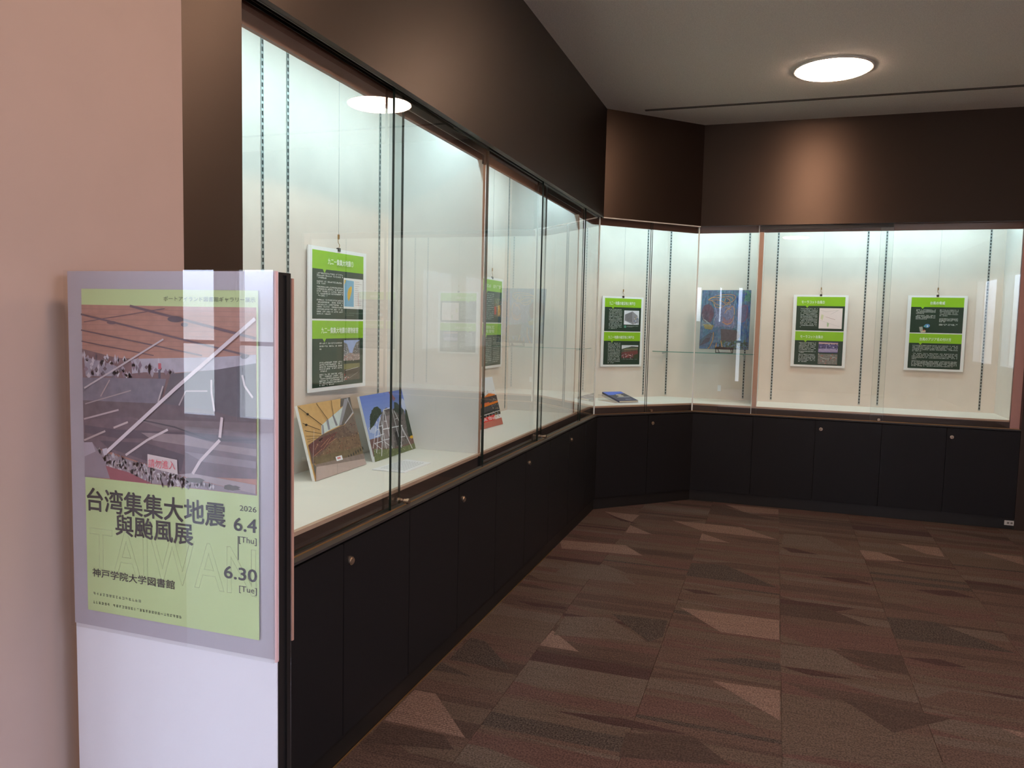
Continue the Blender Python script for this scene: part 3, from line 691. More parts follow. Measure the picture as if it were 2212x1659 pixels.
def p_typhoon(A, q):
    c = q(.33, .80); A.ell('5d8cc0', c[0], c[1], .045, .026, .2, .12); A.ell('4fa0a8', c[0] - .035, c[1] + .008, .025, .012, .1, .1); A.ell('f0f0e8', c[0] + .004, c[1] + .004, .013, .010)
    g = lambda u, v: q(.17 + u * .14, .84 + v * .14)
    A.poly('a4a298', [g(.05, 0), g(.5, -.1), g(.62, .75), g(.2, .95)], .2); A.poly('d0bc9c', [g(.3, .9), g(.75, .6), g(1, .7), g(.95, 1.05), g(.3, 1.1)], .2); A.poly('b8342c', [g(.55, .6), g(.8, .45), g(.9, .62), g(.6, .75)])
T1 = [(0, '九二一集集大地震①', .27, .77, .10, .19), (1, '九二一集集大地震②建物被害', .15, .88, .10, .19)]
B1 = [(0, [(.08, .32, .57, .42, 3, .35), (.08, .44, .55, .50, 2, .3), (.08, .52, .57, .68, 5, .4), (.08, .71, .57, .95, 7, .5)]),
      (1, [(.13, .33, .55, .46, 3, .05), (.13, .62, .55, .78, 5, .3), (.13, .80, .58, .99, 6, .6)])]
poster((-.540, 2.690, 1.106), 86.6, 'nearest hung poster with a yellow island map, on the left back wall', T1, B1, [(0, p_map), (1, p_ruin)])
T2 = []
B2 = [(0, [(.17, .32, .57, .95, 14, .7)]), (1, [(.15, .34, .50, .95, 14, .5), (.58, .32, .92, .95, 14, .7)])]
poster((-.538, 4.600, 1.104), 90, 'hung poster above the orange truck photo board, second left case', T2, B2, [(0, p_event), (0, p_blur1), (1, p_blur2)])
T3 = [(0, '九二一地震の被災地と神戸①', .11, .82, .36 * .27 / .27 * .27, .20), (1, '九二一地震の被災地と神戸②', .11, .82, .11, .20)]
B3 = [(0, [(.12, .33, .46, .95, 14, .6)]), (1, [(.12, .33, .44, .98, 14, .5)])]
d3 = .612
px, py = P(1, .403, d3)
poster((px, py, 1.052), 45, 'hung poster on the angled corner wall, left of the painting', T3, B3, [(0, p_build), (1, p_hall)])
T4 = [(0, 'モーラコット台風①', .10, .58, .11, .20), (1, 'モーラコット台風②', .11, .58, .11, .20)]
B4 = [(0, [(.09, .34, .44, .93, 13, .1)]), (1, [(.09, .33, .44, .58, 6, .9), (.09, .59, .44, .66, 2, .3), (.09, .68, .44, .94, 6, .5)])]
poster((1.372, 6.891, 1.095), 0, 'hung poster with a pale track map, left one on the far wall', T4, B4, [(0, p_track), (1, p_storm)])
T5 = [(0, '台風の脅威', .36, .64, .11, .20), (1, '台風のアジア名の付け方', .20, .80, .11, .20)]
B5 = [(0, [(.10, .34, .46, .47, 4, .4), (.10, .50, .46, .63, 4, .6), (.55, .34, .90, .54, 5, .4), (.55, .58, .90, .70, 4, .3), (.55, .74, .90, .79, 2, .9)]),
      (1, [(.07, .33, .93, .53, 5, .2), (.07, .56, .93, .76, 5, .1), (.07, .78, .93, .95, 5, .9)])]
poster((2.228, 6.891, 1.099), 0, 'hung poster with a small blue storm drawing, right one on the far wall', T5, B5, [(0, p_typhoon)])

# leaning photo boards --------------------------------------------------------
def board(loc, rz, tilt, w, h, t, lab, fn, lettering=None):
    r = empty('photo_board', loc, rz, lab, 'photo', 'photo boards leaning on the case floor'); r.rotation_euler = (-math.radians(tilt), 0, math.radians(rz))
    r.rotation_mode = 'XYZ'
    mb = MB(); mb.box(0, w, 0, t, 0, h); mb.build('board', m_card, r, bevel=.0006)
    A = Art(w, h); fn(A); pr = A.build('print', r, (0, -.0003, 0))
    if lettering: lettering(pr)
    bt = MB(); d = h * .55; lean = math.radians(tilt)
    # easel strut at the back, reaching the case floor
    zz = h * .55; foot = (w / 2, t + zz * math.tan(lean) * 1.9, 0)
    bt.tube([(w / 2, t, zz), (w / 2, t + .12, .12 * math.tan(lean))], .003, 6); bt.build('strut', m_steel, r)
    return r
def fault_hall(A):
    A.rect('cda56e', 0, 0, 1, 1, .12)
    A.poly('c8d2ce', [(0.331, 0.312), (0.797, 0.126), (0.846, 0.102), (0.676, 0.366), (0.458, 0.399), (0.298, 0.437)], .12)
    for pp in [[(0.442, 0.254), (0.481, 0.25), (0.473, 0.392), (0.434, 0.395)], [(0.57, 0.209), (0.598, 0.203), (0.632, 0.359), (0.591, 0.362)], [(0.343, 0.314), (0.369, 0.309), (0.349, 0.428), (0.311, 0.435)]]: A.poly('8e8c96', pp, .1)
    A.poly('6a625c', [(0.805, 0.001), (1, 0), (0.994, 0.222), (0.739, 0.376), (0.66, 0.373), (0.846, 0.102), (0.758, 0.121)], .2)
    A.poly('98969c', [(0.876, 0.014), (0.967, 0.014), (0.704, 0.36), (0.648, 0.371)], .1)
    A.line('b4b4bc', .005, [(0.936, 0), (0.994, 0.242)]); A.line('c0bcc0', .006, [(0.986, 0.226), (0.772, 0.361)])
    A.poly('6f5b50', [(0.026, 0.525), (0.298, 0.437), (0.671, 0.38), (0.752, 0.378), (0.994, 0.242), (0.974, 0.904), (0.019, 0.772)], .45)
    A.poly('7a6a60', [(0.765, 0.38), (0.994, 0.242), (1, 0.528), (0.847, 0.502)], .3)
    A.poly('6c4644', [(0.023, 0.533), (0.227, 0.471), (0.57, 0.446), (0.489, 0.537), (0.285, 0.629), (0.055, 0.691)], .4)
    A.poly('7c6450', [(0.489, 0.537), (1, 0.548), (0.991, 0.738), (0.557, 0.721), (0.166, 0.705)], .4)
    A.speck(['8a4a40', '5c4a40', '8c7a64', '4c3c34', '9c8470'], [(0.042, 0.546), (0.292, 0.455), (0.73, 0.404), (0.967, 0.32), (0.991, 0.738), (0.066, 0.729)], 150, .014, .6)
    A.poly('2a221f', [(0.22, 0.493), (0.287, 0.473), (0.3, 0.489), (0.225, 0.517)], .2)
    for pp in [[(0.45, 0.501), (0.263, 0.625)], [(0.195, 0.539), (0.116, 0.605)], [(0.4, 0.502), (0.226, 0.59)], [(0.24, 0.62), (0.068, 0.685)], [(0.543, 0.527), (0.377, 0.573)]]: A.line('c09070', .0016, pp)
    A.poly('76664e', [(0.052, 0.699), (0.545, 0.718), (0.984, 0.736), (0.991, 0.858), (0.07, 0.792)], .35)
    for k in range(9): A.ell('3a3834', .585 + k * .052, .845 - k * .010, .013, .024, .2, .2)
    A.poly('8c7c74', [(0.058, 0.794), (0.997, 0.839), (0.991, 0.918), (0.065, 0.826)], .25)
    A.poly('b8a49c', [(0.065, 0.826), (0.991, 0.918), (1, 1), (0, 1)], .06)
    A.poly('6c6a64', [(0.027, 0.765), (0.065, 0.826), (0.018, 0.93)], .1); A.line('8c7c78', .0016, [(0.437, 0.869), (0.401, 0.996)])
    A.poly('eef0f6', [(0.435, 0.771), (0.555, 0.773), (0.56, 0.835), (0.44, 0.833)]); A.poly('d88a88', [(0.458, 0.785), (0.522, 0.787), (0.526, 0.814), (0.462, 0.812)])
    for w1, pp in [(0.0034, [(0, 0.022), (0.331, 0.312)]), (0.003, [(0.316, 0.01), (0.455, 0.251)]), (0.003, [(0.599, 0.003), (0.578, 0.206)]), (0.0026, [(0.006, 0.235), (0.271, 0.368)]), (0.0022, [(0.01, 0.334), (0.279, 0.42)]), (0.0018, [(0.008, 0.406), (0.247, 0.447)]), (0.0016, [(0.009, 0.45), (0.182, 0.463)]), (0.0014, [(0.009, 0.486), (0.121, 0.475)])]: A.line('4a3a2c', w1, pp)
    for u, v in [(0.121, 0.132), (0.056, 0.265)]: A.ell('2c2420', u, v, .022, .016)
    A.line('eae6e0', .0012, [(0.164, 0.351), (0.006, 0.795)])
def tower_photo(A):
    A.grad('6d82cc', '9fb2dc', 0, 0, 1, .72, 12, .03); A.rect('7a5c56', 0, .66, 1, .92, .4)
    A.ell('b8c4e0', .12, .52, .10, .06, .05, .2); A.ell('c4cce4', .95, .26, .06, .10, .05, .2)
    A.poly('3c4838', [(0.25, 0.202), (0.328, 0.197), (0.386, 0.252), (0.396, 0.317), (0.323, 0.348), (0.245, 0.399), (0.161, 0.469), (0.058, 0.513), (0.123, 0.318), (0.191, 0.245)], .5)
    A.speck(['3a4636', '4c5a44', '2e382c'], [(0.25, 0.202), (0.328, 0.197), (0.386, 0.252), (0.396, 0.317), (0.323, 0.348), (0.245, 0.399), (0.161, 0.469), (0.058, 0.513), (0.123, 0.318), (0.191, 0.245)], 60, .016)
    A.poly('6e6664', [(0.403, 0.297), (0.517, 0.238), (0.628, 0.297), (0.702, 0.274), (0.836, 0.281), (0.926, 0.35), (0.945, 0.535), (0.881, 0.777), (0.845, 0.885), (0.565, 0.883), (0.25, 0.848), (0.219, 0.755), (0.262, 0.486)], .4)
    A.speck(['7c7070', '4c4846', '8c8484', '3c3a38'], [(0.403, 0.297), (0.517, 0.238), (0.628, 0.297), (0.702, 0.274), (0.836, 0.281), (0.926, 0.35), (0.945, 0.535), (0.881, 0.777), (0.845, 0.885), (0.565, 0.883), (0.25, 0.848), (0.219, 0.755), (0.262, 0.486)], 120, .018)
    A.poly('8f8484', [(0.457, 0.369), (0.595, 0.368), (0.525, 0.752), (0.495, 0.891), (0.253, 0.838), (0.315, 0.56)], .3); A.poly('262422', [(0.576, 0.651), (0.662, 0.644), (0.631, 0.841), (0.569, 0.873)], .2)
    A.poly('404a40', [(0.733, 0.18), (0.795, 0.198), (0.922, 0.338), (0.822, 0.425), (0.688, 0.316)], .4); A.poly('364032', [(0.963, 0.321), (1.013, 0.385), (1.002, 0.8), (0.881, 0.777), (0.908, 0.483)], .4)
    A.poly('707850', [(0.026, 0.81), (0.247, 0.858), (0.574, 0.908), (1.021, 0.91), (1.0, 1.0), (-0.0, 1.0)], .35); A.speck(['7c8458', '5c6444', '989878'], [(0.026, 0.81), (0.247, 0.858), (0.574, 0.908), (1.021, 0.91), (1.0, 1.0), (-0.0, 1.0)], 60, .014)
    A.ell('e0b030', 0.957, 0.797, .045, .024, .3, .2)
    A.poly('9a6a74', [(0.652, 0.002), (0.7, 0.007), (0.783, 0.131), (0.721, 0.167)], .3)
    for w_, pts in [(0.0045, [(0.442, 0.26), (0.162, 0.948)]), (0.004, [(0.447, 0.282), (0.43, 0.888)]), (0.004, [(0.318, 0.363), (0.071, 0.878)]), (0.0035, [(0.331, 0.371), (0.3, 0.865)]), (0.0035, [(0.231, 0.418), (0.022, 0.799)]), (0.003, [(0.237, 0.424), (0.248, 0.761)]), (0.004, [(0.634, 0.254), (0.641, 0.911)]), (0.0045, [(0.672, 0.314), (0.903, 0.985)]), (0.0035, [(0.766, 0.618), (0.64, 0.916)]), (0.0025, [(0.761, 0.606), (0.793, 0.748)]), (0.0045, [(0.315, 0.56), (0.789, 0.577)]), (0.003, [(0.268, 0.723), (0.459, 0.728)]), (0.003, [(0.443, 0.27), (0.626, 0.253)]), (0.0028, [(0.257, 0.501), (0.333, 0.504)]), (0.0028, [(0.183, 0.541), (0.243, 0.541)]), (0.003, [(0.12, 0.64), (0.323, 0.631)]), (0.003, [(0.073, 0.736), (0.241, 0.733)]), (0.003, [(0.653, 0.749), (0.789, 0.759)]), (0.0025, [(0.385, 0.443), (0.445, 0.453)]), (0.003, [(0.284, 0.747), (0.433, 0.877)]), (0.0025, [(0.061, 0.728), (0.188, 0.846)]), (0.0025, [(0.642, 0.452), (0.713, 0.441)]), (0.0025, [(0.63, 0.739), (0.665, 0.893)])]: A.line('eef0f4', w_, pts)
def truck_photo(A):
    A.grad('dfe4ec', 'e6e2de', 0, 0, 1, .45, 8)
    A.speck(['4a4644', '8a5040', 'e08030'], [(.1, .25), (.95, .28), (.95, .45), (.1, .45)], 60, .012)
    A.poly('e8843a', [(0, .32), (.3, .28), (.55, .40), (.75, .32), (.95, .36), (1, .44), (0, .46)], .3)
    A.poly('4c4240', [(0, .42), (1, .38), (1, .62), (0, .66)], .5); A.speck(['c8c0b8', '7a4a40', '2a2626', 'e0dcd4'], [(.05, .42), (.95, .40), (.95, .56), (.05, .60)], 60, .014)
    A.poly('e88020', [(0, .57), (1, .50), (1, .54), (0, .63)], .05); A.poly('e07050', [(0, .53), (.7, .50), (.7, .53), (0, .57)], .1)
    A.poly('4a4648', [(0, .63), (1, .54), (1, .78), (0, .80)], .4); A.poly('2c2e2c', [(0, .72), (1, .66), (1, .78), (0, .80)], .2)
    A.speck(['8890a0', 'e8d8c0', '5a6a90', 'c0a060'], [(.70, .58), (1, .55), (1, .84), (.70, .84)], 40, .014)
    A.poly('e8382c', [(.30, .80), (.78, .765), (.78, .87), (.30, .90)], .03); A.poly('c87464', [(0, .90), (1, .86), (1, 1), (0, 1)], .12)
    A.poly('e09080', [(0, .80), (.30, .80), (.30, .90), (0, .91)], .1)
    for k in range(9): A.line('f0ece8', .003, [(.1 + k * .1, .73), (.1 + k * .1, .80)])
    A.line('ece8e4', .004, [(.05, .76), (1, .71)])
def truck_text(pr):
    B = Art(.40, .297, .00006); B.text_rows('ffffff', .33, .80, .76, .86, 1, .040, .06, 1); tag(B.build('banner_lettering', pr, (0, -.0045, 0)), kind='stuff')
board((-.398, 2.530, ZF + .001), 90.5, 15.5, .394, .297, .012, 'photo board of a sloping fault floor under an orange tent roof', fault_hall)
board((-.392, 2.987, ZF + .001), 90.0, 15.5, .408, .295, .012, 'photo board of a white lattice tower against blue sky', tower_photo)
board((-.352, 4.052, ZF + .001), 84.5, 15.5, .400, .297, .008, 'photo board of an orange wreck with a red banner, second case', truck_photo, truck_text)
# leaflet
r = empty('leaflet', (-.235, 2.950, ZF + .001), 0, 'white printed caption sheet lying flat in front of the tower photo', 'leaflet')
mb = MB(); mb.prism([(-.080, -.125), (.070, -.128), (.077, .112), (-.055, .140)], 0, .004); mb.build('sheet', m_pap, r)
tx = MB()
for k in range(9):
    x = -.055 + k * .013; y = -.10
    while y < .09: tx.quad([(x, y, .0043), (x + .004, y, .0043), (x + .004, y + .018, .0043), (x, y + .018, .0043)]); y += .022
tx.build('text_rows', mat('grey_ink', 'b4b6ba', .7), r)

# blue book on its low stand --------------------------------------------------
mb = MB(); mb.box(-.075, .300, -.075, .150, 0, .0008)
sh = mb.build('caption_sheet', m_pap); sh.location = (.085, 6.070, ZF + .0006); sh.rotation_euler = (0, 0, math.radians(45))
tag(sh, 'thin white paper lying under the blue book', 'paper')
BX, BY = .093, 6.075
r = empty('book_stand', (BX, BY, ZF + .0016), 45, 'low clear acrylic wedge carrying the blue book', 'stand')
mb = MB(); th = math.radians(11)
def wedge(mb, x0, x1, y0, y1, t):
    mb.prism([(0, 0)] * 0 or [(x0, y0), (x1, y0), (x1, y1), (x0, y1)], 0, .002)
wedge(mb, -.045, .19, 0, .25, 0); mb.build('base', m_acr, r)
mb = MB(); pts = [(-.045, 0, .002), (.19, 0, .002), (.19, .25 * math.cos(th), .002 + .25 * math.sin(th)), (-.045, .25 * math.cos(th), .002 + .25 * math.sin(th))]
mb.quad(pts); mb.quad([(p[0], p[1], p[2] + .002) for p in pts[::-1]])
for k in range(4):
    a, b = pts[k], pts[(k + 1) % 4]; mb.quad([a, b, (b[0], b[1], b[2] + .002), (a[0], a[1], a[2] + .002)])
mb.build('slope', m_acr, r)
mb = MB(); mb.box(-.045, .19, .242, .244, .002, .002 + .046); mb.build('back_leg', m_acr, r)
bk = empty('book', (BX, BY, ZF + .0062), 45, 'blue and dark covered book lying on the clear stand', 'book'); bk.rotation_euler = (th, 0, math.radians(45))
mb = MB(); mb.box(.003, .180, .002, .253, .0015, .0125); mb.build('pages', mat('page_block', 'e2d6bc', .8, var=.08, scale=3, stretch=(1, 1, 200)), bk)
mb = MB(); mb.box(0, .182, 0, .257, 0, .0013); mb.box(0, .182, 0, .257, .0127, .014); mb.box(-.001, .0012, 0, .257, 0, .014)
mb.build('cover', mat('cover_slate', '4a4d66', .5), bk)
mb = MB(); 
def flat(mb, pts, z): mb.quad([(x, y, z) for x, y in pts])
flat(mb, [(0, .165), (.05, .165), (.085, .18), (.13, .195), (.182, .205), (.182, .257), (0, .257)], .0142); mb.build('sky_band', mat('cover_blue', '4f74dc', .45), bk)
mb = MB(); flat(mb, [(.02, .10), (.182, .10), (.182, .205), (.13, .195), (.085, .18), (.05, .165), (.0, .165)], .0143); mb.build('hill_band', mat('cover_grey', '4b4a52', .5), bk)
mb = MB(); flat(mb, [(.075, .155), (.125, .155), (.125, .173), (.075, .173)], .0146); flat(mb, [(.075, .122), (.125, .122), (.125, .140), (.075, .140)], .0146)
mb.build('title_patch', mat('cover_cream', 'f8ead2', .5), bk)
mb = MB()
x = .045
while x < .165: flat(mb, [(x, .095), (x + .007, .095), (x + .007, .106), (x, .106)], .0146); x += .0095
x = .085
while x < .14: flat(mb, [(x, .035), (x + .005, .035), (x + .005, .042), (x, .042)], .0146); x += .007
tag(mb.build('title_marks', mat('cover_white', 'e8ecf4', .5), bk), kind='stuff')

# glass shelf with painting ---------------------------------------------------
r = empty('glass_shelf', (.66, 6.73, 1.188), 0, 'clear glass shelf on two brackets, carrying the painting', 'shelf')
mb = MB(); mb.box(-.395, .425, -.15, .14, 0, .006); g = mb.build('glass_board', [m_glass, mat('shelf_edge', '5f9a88', .25)], r)
for f in g.data.polygons: f.material_index = 0 if abs(f.normal.z) > .9 else 1
for x in (.345 - .66, 1.001 - .66):
    mb = MB(); mb.prism([(x - .004, -.11), (x + .004, -.11), (x + .004, .168), (x - .004, .168)], -.016, -.0005)
    mb.prism([(x - .005, .145), (x + .005, .145), (x + .005, .169), (x - .005, .169)], -.05, -.0005); mb.build('bracket', m_steel, r)
r = empty('easel', (.850, 6.600, 1.1945), -3, 'small black wire easel under the painting', 'easel')
mb = MB()
mb.tube([(-.070, -.012, .003), (.070, -.012, .003)], .003, 6); mb.tube([(-.068, -.012, .003), (-.068, -.012, .035)], .003, 6); mb.tube([(.068, -.012, .003), (.068, -.012, .035)], .003, 6)
mb.tube([(-.07, -.012, .035), (.07, -.012, .035)], .003, 6); mb.tube([(-.05, -.012, .032), (-.05, .075, .003)], .003, 6); mb.tube([(.05, -.012, .032), (.05, .075, .003)], .003, 6)
mb.tube([(-.05, .02, .03), (-.05, .085, .30)], .003, 6); mb.tube([(.05, .02, .03), (.05, .085, .30)], .003, 6); mb.build('wire_frame', m_black, r)
mb = MB(); mb.box(-.075, .075, -.022, -.018, .030, .050); mb.build('lip', mat('easel_lip', '3a3232', .4), r)
PWD, PHT = .392, .490
r = empty('painting', (.648, 6.588, 1.227), 0, 'blue pastel painting of an orange-lined bird and leaves, on the glass shelf', 'painting'); r.rotation_euler = (-math.radians(9), math.radians(-.4), math.radians(-1.5))
mb = MB(); mb.box(0, PWD, 0, .016, 0, PHT); mb.build('panel', mat('panel_dark', '30363c', .6), r, bevel=.001)
A = Art(PWD, PHT)
A.rect('5c7492', 0, 0, 1, 1, .5)
A.speck(['6a8cac', '56809a', '74809c', '6078a0', '587494', '5c8e9c'], [(0, 0), (1, 0), (1, 1), (0, 1)], 900, .022, 1.8)
A.speck(['3c68b0', '4878b8', '5a90b8'], [(.70, .05), (1, .05), (1, .9), (.80, .9)], 120, .022, 2.4)
A.speck(['5aa090', '70a898'], [(.88, 0), (1, 0), (1, .2), (.88, .2)], 40, .02, 1.5)
A.ell('665868', .14, .40, .13, .16, .4, .04, 24); A.poly('665868', [(.04, .46), (.26, .44), (.20, .56)], .4)
A.ell('646c90', .85, .38, .12, .15, .4, .05, 24); A.poly('7480a4', [(.28, .32), (.66, .26), (.70, .62), (.30, .62)], .4)
A.poly('565258', [(.42, .66), (.74, .68), (.82, .78), (.76, .86), (.44, .88)], .4); A.speck(['4c5c50', '587860', '3c4c48'], [(.4, .86), (.98, .84), (.98, 1), (.4, 1)], 130, .020)
A.poly('8c8458', [(.05, .58), (.28, .60), (.24, .68), (.10, .66)], .4); A.poly('5c5c68', [(0, .86), (.22, .72), (.26, .74), (.20, .88), (0, .96)], .4)
def curve(col, w_, pts, n=5):
    out = []
    for k in range(len(pts) - 1):
        p0 = pts[max(k - 1, 0)]; p1 = pts[k]; p2 = pts[k + 1]; p3 = pts[min(k + 2, len(pts) - 1)]
        for j in range(n):
            t = j / n
            out.append(tuple(.5 * (2 * p1[i] + (-p0[i] + p2[i]) * t + (2 * p0[i] - 5 * p1[i] + 4 * p2[i] - p3[i]) * t * t + (-p0[i] + 3 * p1[i] - 3 * p2[i] + p3[i]) * t ** 3) for i in range(2)))
    out.append(pts[-1]); A.line(col, w_, out)
A.speck(['6a6476', '7a6c7c', '5a5468'], [(.03, .30), (.26, .30), (.26, .5), (.14, .56), (.03, .46)], 90, .012, 2.2); A.speck(['7c88ac', '6c7494', '8890b4'], [(.28, .3), (.68, .24), (.70, .64), (.28, .64)], 160, .014, 2)
ORG = 'e8ac50'
for pts in ([(.14, .17), (.30, .10), (.55, .075), (.68, .10), (.66, .17), (.56, .22), (.48, .20), (.50, .14)], [(.14, .17), (.24, .20), (.28, .28), (.40, .30), (.50, .25), (.60, .24)],
            [(.14, .17), (.20, .13), (.34, .13), (.46, .12), (.60, .12), (.64, .16)], [(.18, .18), (.30, .17), (.42, .19), (.50, .24)], [(.50, .30), (.58, .31), (.64, .27), (.68, .34), (.68, .42)],
            [(.44, .54), (.54, .58), (.64, .54), (.68, .44)], [(.52, .14), (.58, .18), (.54, .22)], [(.26, .20), (.32, .25), (.44, .26)], [(.48, .40), (.54, .33), (.62, .33)]): curve(ORG, .0028, pts)
for k in range(5): curve('c87850', .002, [(.46, .46 + k * .02), (.54, .52 + k * .018), (.64, .48 + k * .02)])
for k in range(6): curve('b8c8cc', .0018, [(.02, .56 + k * .012), (.07 + k * .02, .50 + k * .012), (.13 + k * .02, .56 + k * .012)]); curve('d0c89c', .0018, [(.04 + k * .03, .62), (.07 + k * .03, .585), (.10 + k * .03, .66)])
for k in range(4): curve('6c9cb4', .0018, [(.02, .84 + k * .03), (.12, .76 + k * .02), (.26, .68 + k * .04)]); curve('8a5a6c', .0016, [(.03 + k * .02, .36), (.14, .26 + k * .03), (.25 - k * .02, .40), (.18, .54)])
curve('b8c8cc', .002, [(.03, .42), (.06, .50), (.14, .54)]); curve('c8d4d4', .002, [(.34, .42), (.28, .50), (.28, .58)]); curve('c05c70', .0018, [(.80, .30), (.92, .26), (.94, .34), (.90, .52), (.78, .52), (.78, .36)])
for pts in ([(.28, .72), (.27, .85), (.22, .96)], [(.35, .90), (.34, .98)], [(.44, .86), (.47, .97)], [(.22, .97), (.18, 1.0)]): curve('d8a040', .0045, pts)
A.build('picture', r, (0, -.0004, 0))

# plate on plinth --------------------------------------------------------------
r = empty('floor_outlet', (2.905, Y2 + .0108, .030), 0, 'small white socket plate on the black plinth at the right end', 'socket')
mb = MB(); mb.box(-.034, .034, -.004, 0, 0, .034); mb.build('plate', mat('outlet_white', 'c8c4be', .4), r, bevel=.001)
mb = MB(); mb.box(-.018, -.004, -.0046, -.004, .010, .024); mb.box(.004, .018, -.0046, -.004, .010, .024); mb.build('sockets', mat('outlet_dark', '6a6460', .5), r)

# ------------------------------------------------------------------ poster stand in the foreground
SX0, SX1 = .050, .4855
r = empty('sign_stand', ((SX0 + SX1) / 2, 1.078, 0), 0, 'slim poster stand with a white front and black sides, in front of the pillar', 'sign stand')
off = ((SX0 + SX1) / 2, 1.078, 0)
mb = MB(off); mb.box(SX0, SX0 + .016, 1.0610, 1.0960, .02, 1.478); mb.box(SX1 - .016, SX1, 1.0610, 1.0745, .02, 1.478); mb.box(SX1 - .016, SX1 - .003, 1.0745, 1.0845, .02, 1.478)
mb.box(SX1 - .016, SX1, 1.0845, 1.0960, .02, 1.478); mb.box(SX0, SX1, 1.0610, 1.0960, 1.478, 1.482)
mb.build('frame', m_stand, r)
mb = MB(off); mb.box(SX0 + .0165, SX1 - .0165, 1.066, 1.091, .02, 1.477); mb.build('core', mat('core_grey', '3a3a3c', .6), r)
mb = MB(off); mb.box(SX0, SX1 - .001, 1.0585, 1.0605, .02, 1.475); mb.build('front_panel', m_standw, r)
mb = MB(off); mb.box(SX0 - .0005, SX1 - .001, 1.0966, 1.0976, .02, 1.475); mb.build('rear_panel', m_standw, r)
mb = MB(off); mb.box(SX0 - .02, SX1 + .02, .93, 1.23, 0.001, .018); mb.build('base', m_stand, r, bevel=.003)
mb = MB(off); mb.box(SX0 - .0005, SX1 + .003, 1.0565, 1.0583, .843, 1.483); hb = mb.build('holder_back', mat('holder_grey', 'c3bdc8', .5), r)
mb = MB(off); mb.box(SX0 - .0005, SX1 + .0005, 1.0480, 1.0500, .841, 1.4845); mb.build('holder_front', m_acr, r)
mb = MB(off); mb.box(SX1 + .001, SX1 + .004, 1.0500, 1.0562, .842, 1.483); mb.build('holder_edge', mat('holder_pink', 'd8b4b4', .4), r)
mb = MB(off); mb.box(SX0 - .0005, SX1 + .001, 1.0985, 1.1035, .86, 1.474); mb.build('rear_holder', mat('rear_holder', 'b08878', .4), r)
# poster held between the acrylic sheets
X0, X1, Z0, Z1 = .085, .4535, .8735, 1.452; w_, h_ = X1 - X0, Z1 - Z0
r = empty('event_poster', (X0, 1.0530, Z0), 0, 'green exhibition poster with a fault photo, held in the clear holder of the stand', 'poster')
mb = MB(); mb.box(0, w_, 0, .0008, 0, h_); mb.build('sheet', mat('hazed_green', 'cfe4a4', .55), r)  # green lightened to include the reflection haze of the acrylic
A = Art(w_, h_, .00006)
A.rect('c2846a', 0, .048, .992, .578, .15)
A.poly('c0866c', [(0.0, .05), (.992, .047), (.991, .177), (.771, .188), (.301, .205), (.211, .205), (.01, .182)], .25)
for k in range(9): A.line('b07c66', .0012, [(0, .06 + k * .016), (.99, .05 + k * .014 + .01)])
A.poly('7a5650', [(.0, .182), (.211, .205), (.301, .205), (.55, .24), (.50, .34), (0, .34)], .4)
A.poly('c2bcc8', [(.301, .206), (.771, .190), (.991, .178), (.991, .202), (.778, .226), (.544, .241), (.371, .244), (.30, .25)], .35)
A.poly('a09aa8', [(.01, .205), (.14, .22), (.21, .23), (.21, .26), (.02, .265)], .4)
A.speck(['8a7480', '6a5c64', 'd8d0d8', '5c4a50', 'b0a4b0'], [(.0, .20), (.30, .21), (.55, .21), (.54, .26), (0, .27)], 90, .012)
A.rect('c84850', .455, .215, .472, .232); A.rect('3c3c50', .455, .235, .468, .26)
A.poly('7a7480', [(.0, .27), (.37, .262), (.50, .26), (.46, .35), (.2, .36), (0, .36)], .4)
A.poly('544e52', [(.991, .202), (.778, .226), (.527, .244), (.473, .334), (.727, .343), (.89, .358), (.992, .35)], .3)
A.poly('604c4c', [(0, .34), (.47, .334), (.73, .343), (.89, .358), (.992, .35), (.992, .47), (0, .47)], .45)
A.poly('6c5458', [(0, .40), (.3, .38), (.65, .385), (.99, .40), (.992, .53), (.55, .545), (.39, .52), (.06, .48), (0, .46)], .45)
A.poly('7d6c6c', [(.3, .385), (.992, .37), (.992, .40), (.5, .41)], .3)
A.poly('4c3c44', [(.009, .416), (.204, .422), (.642, .412), (.989, .414), (.989, .43), (.642, .432), (.202, .448), (.007, .44)], .35)
A.poly('9c8888', [(.35, .425), (.6, .42), (.8, .44), (.992, .445), (.992, .465), (.7, .455), (.42, .445)], .35)
A.poly('948488', [(.6, .47), (.99, .48), (.99, .50), (.7, .495)], .35)
A.poly('4a3c42', [(.1, .46), (.38, .455), (.60, .48), (.58, .53), (.39, .51), (.15, .48)], .35)
A.poly('9a8c90', [(.063, .479), (.146, .498), (.389, .522), (.563, .545), (.992, .573), (.992, .577), (.639, .576), (.414, .576), (.135, .536)], .4)
A.speck(['d0c8cc', '6c5c5c', 'b0a0a0', '8a7c80', 'e0dadc'], [(.063, .479), (.146, .498), (.389, .522), (.563, .545), (.8, .562), (.639, .576), (.414, .576), (.135, .536)], 260, .009)
A.poly('b4a4a4', [(.554, .541), (.64, .532), (.988, .547), (.988, .573)], .2)
A.poly('9c8c94', [(.007, .472), (.054, .467), (.135, .526), (.161, .574), (.002, .578)], .1); A.poly('c4b8c4', [(.0, .47), (.054, .467), (.075, .495), (.0, .515)], .1)
A.poly('a04448', [(.135, .536), (.272, .549), (.414, .576), (.161, .576)], .1)
A.ell('5c5848', .66, .552, .05, .008, .3, .2); A.ell('5c5848', .86, .562, .045, .008, .3, .2)
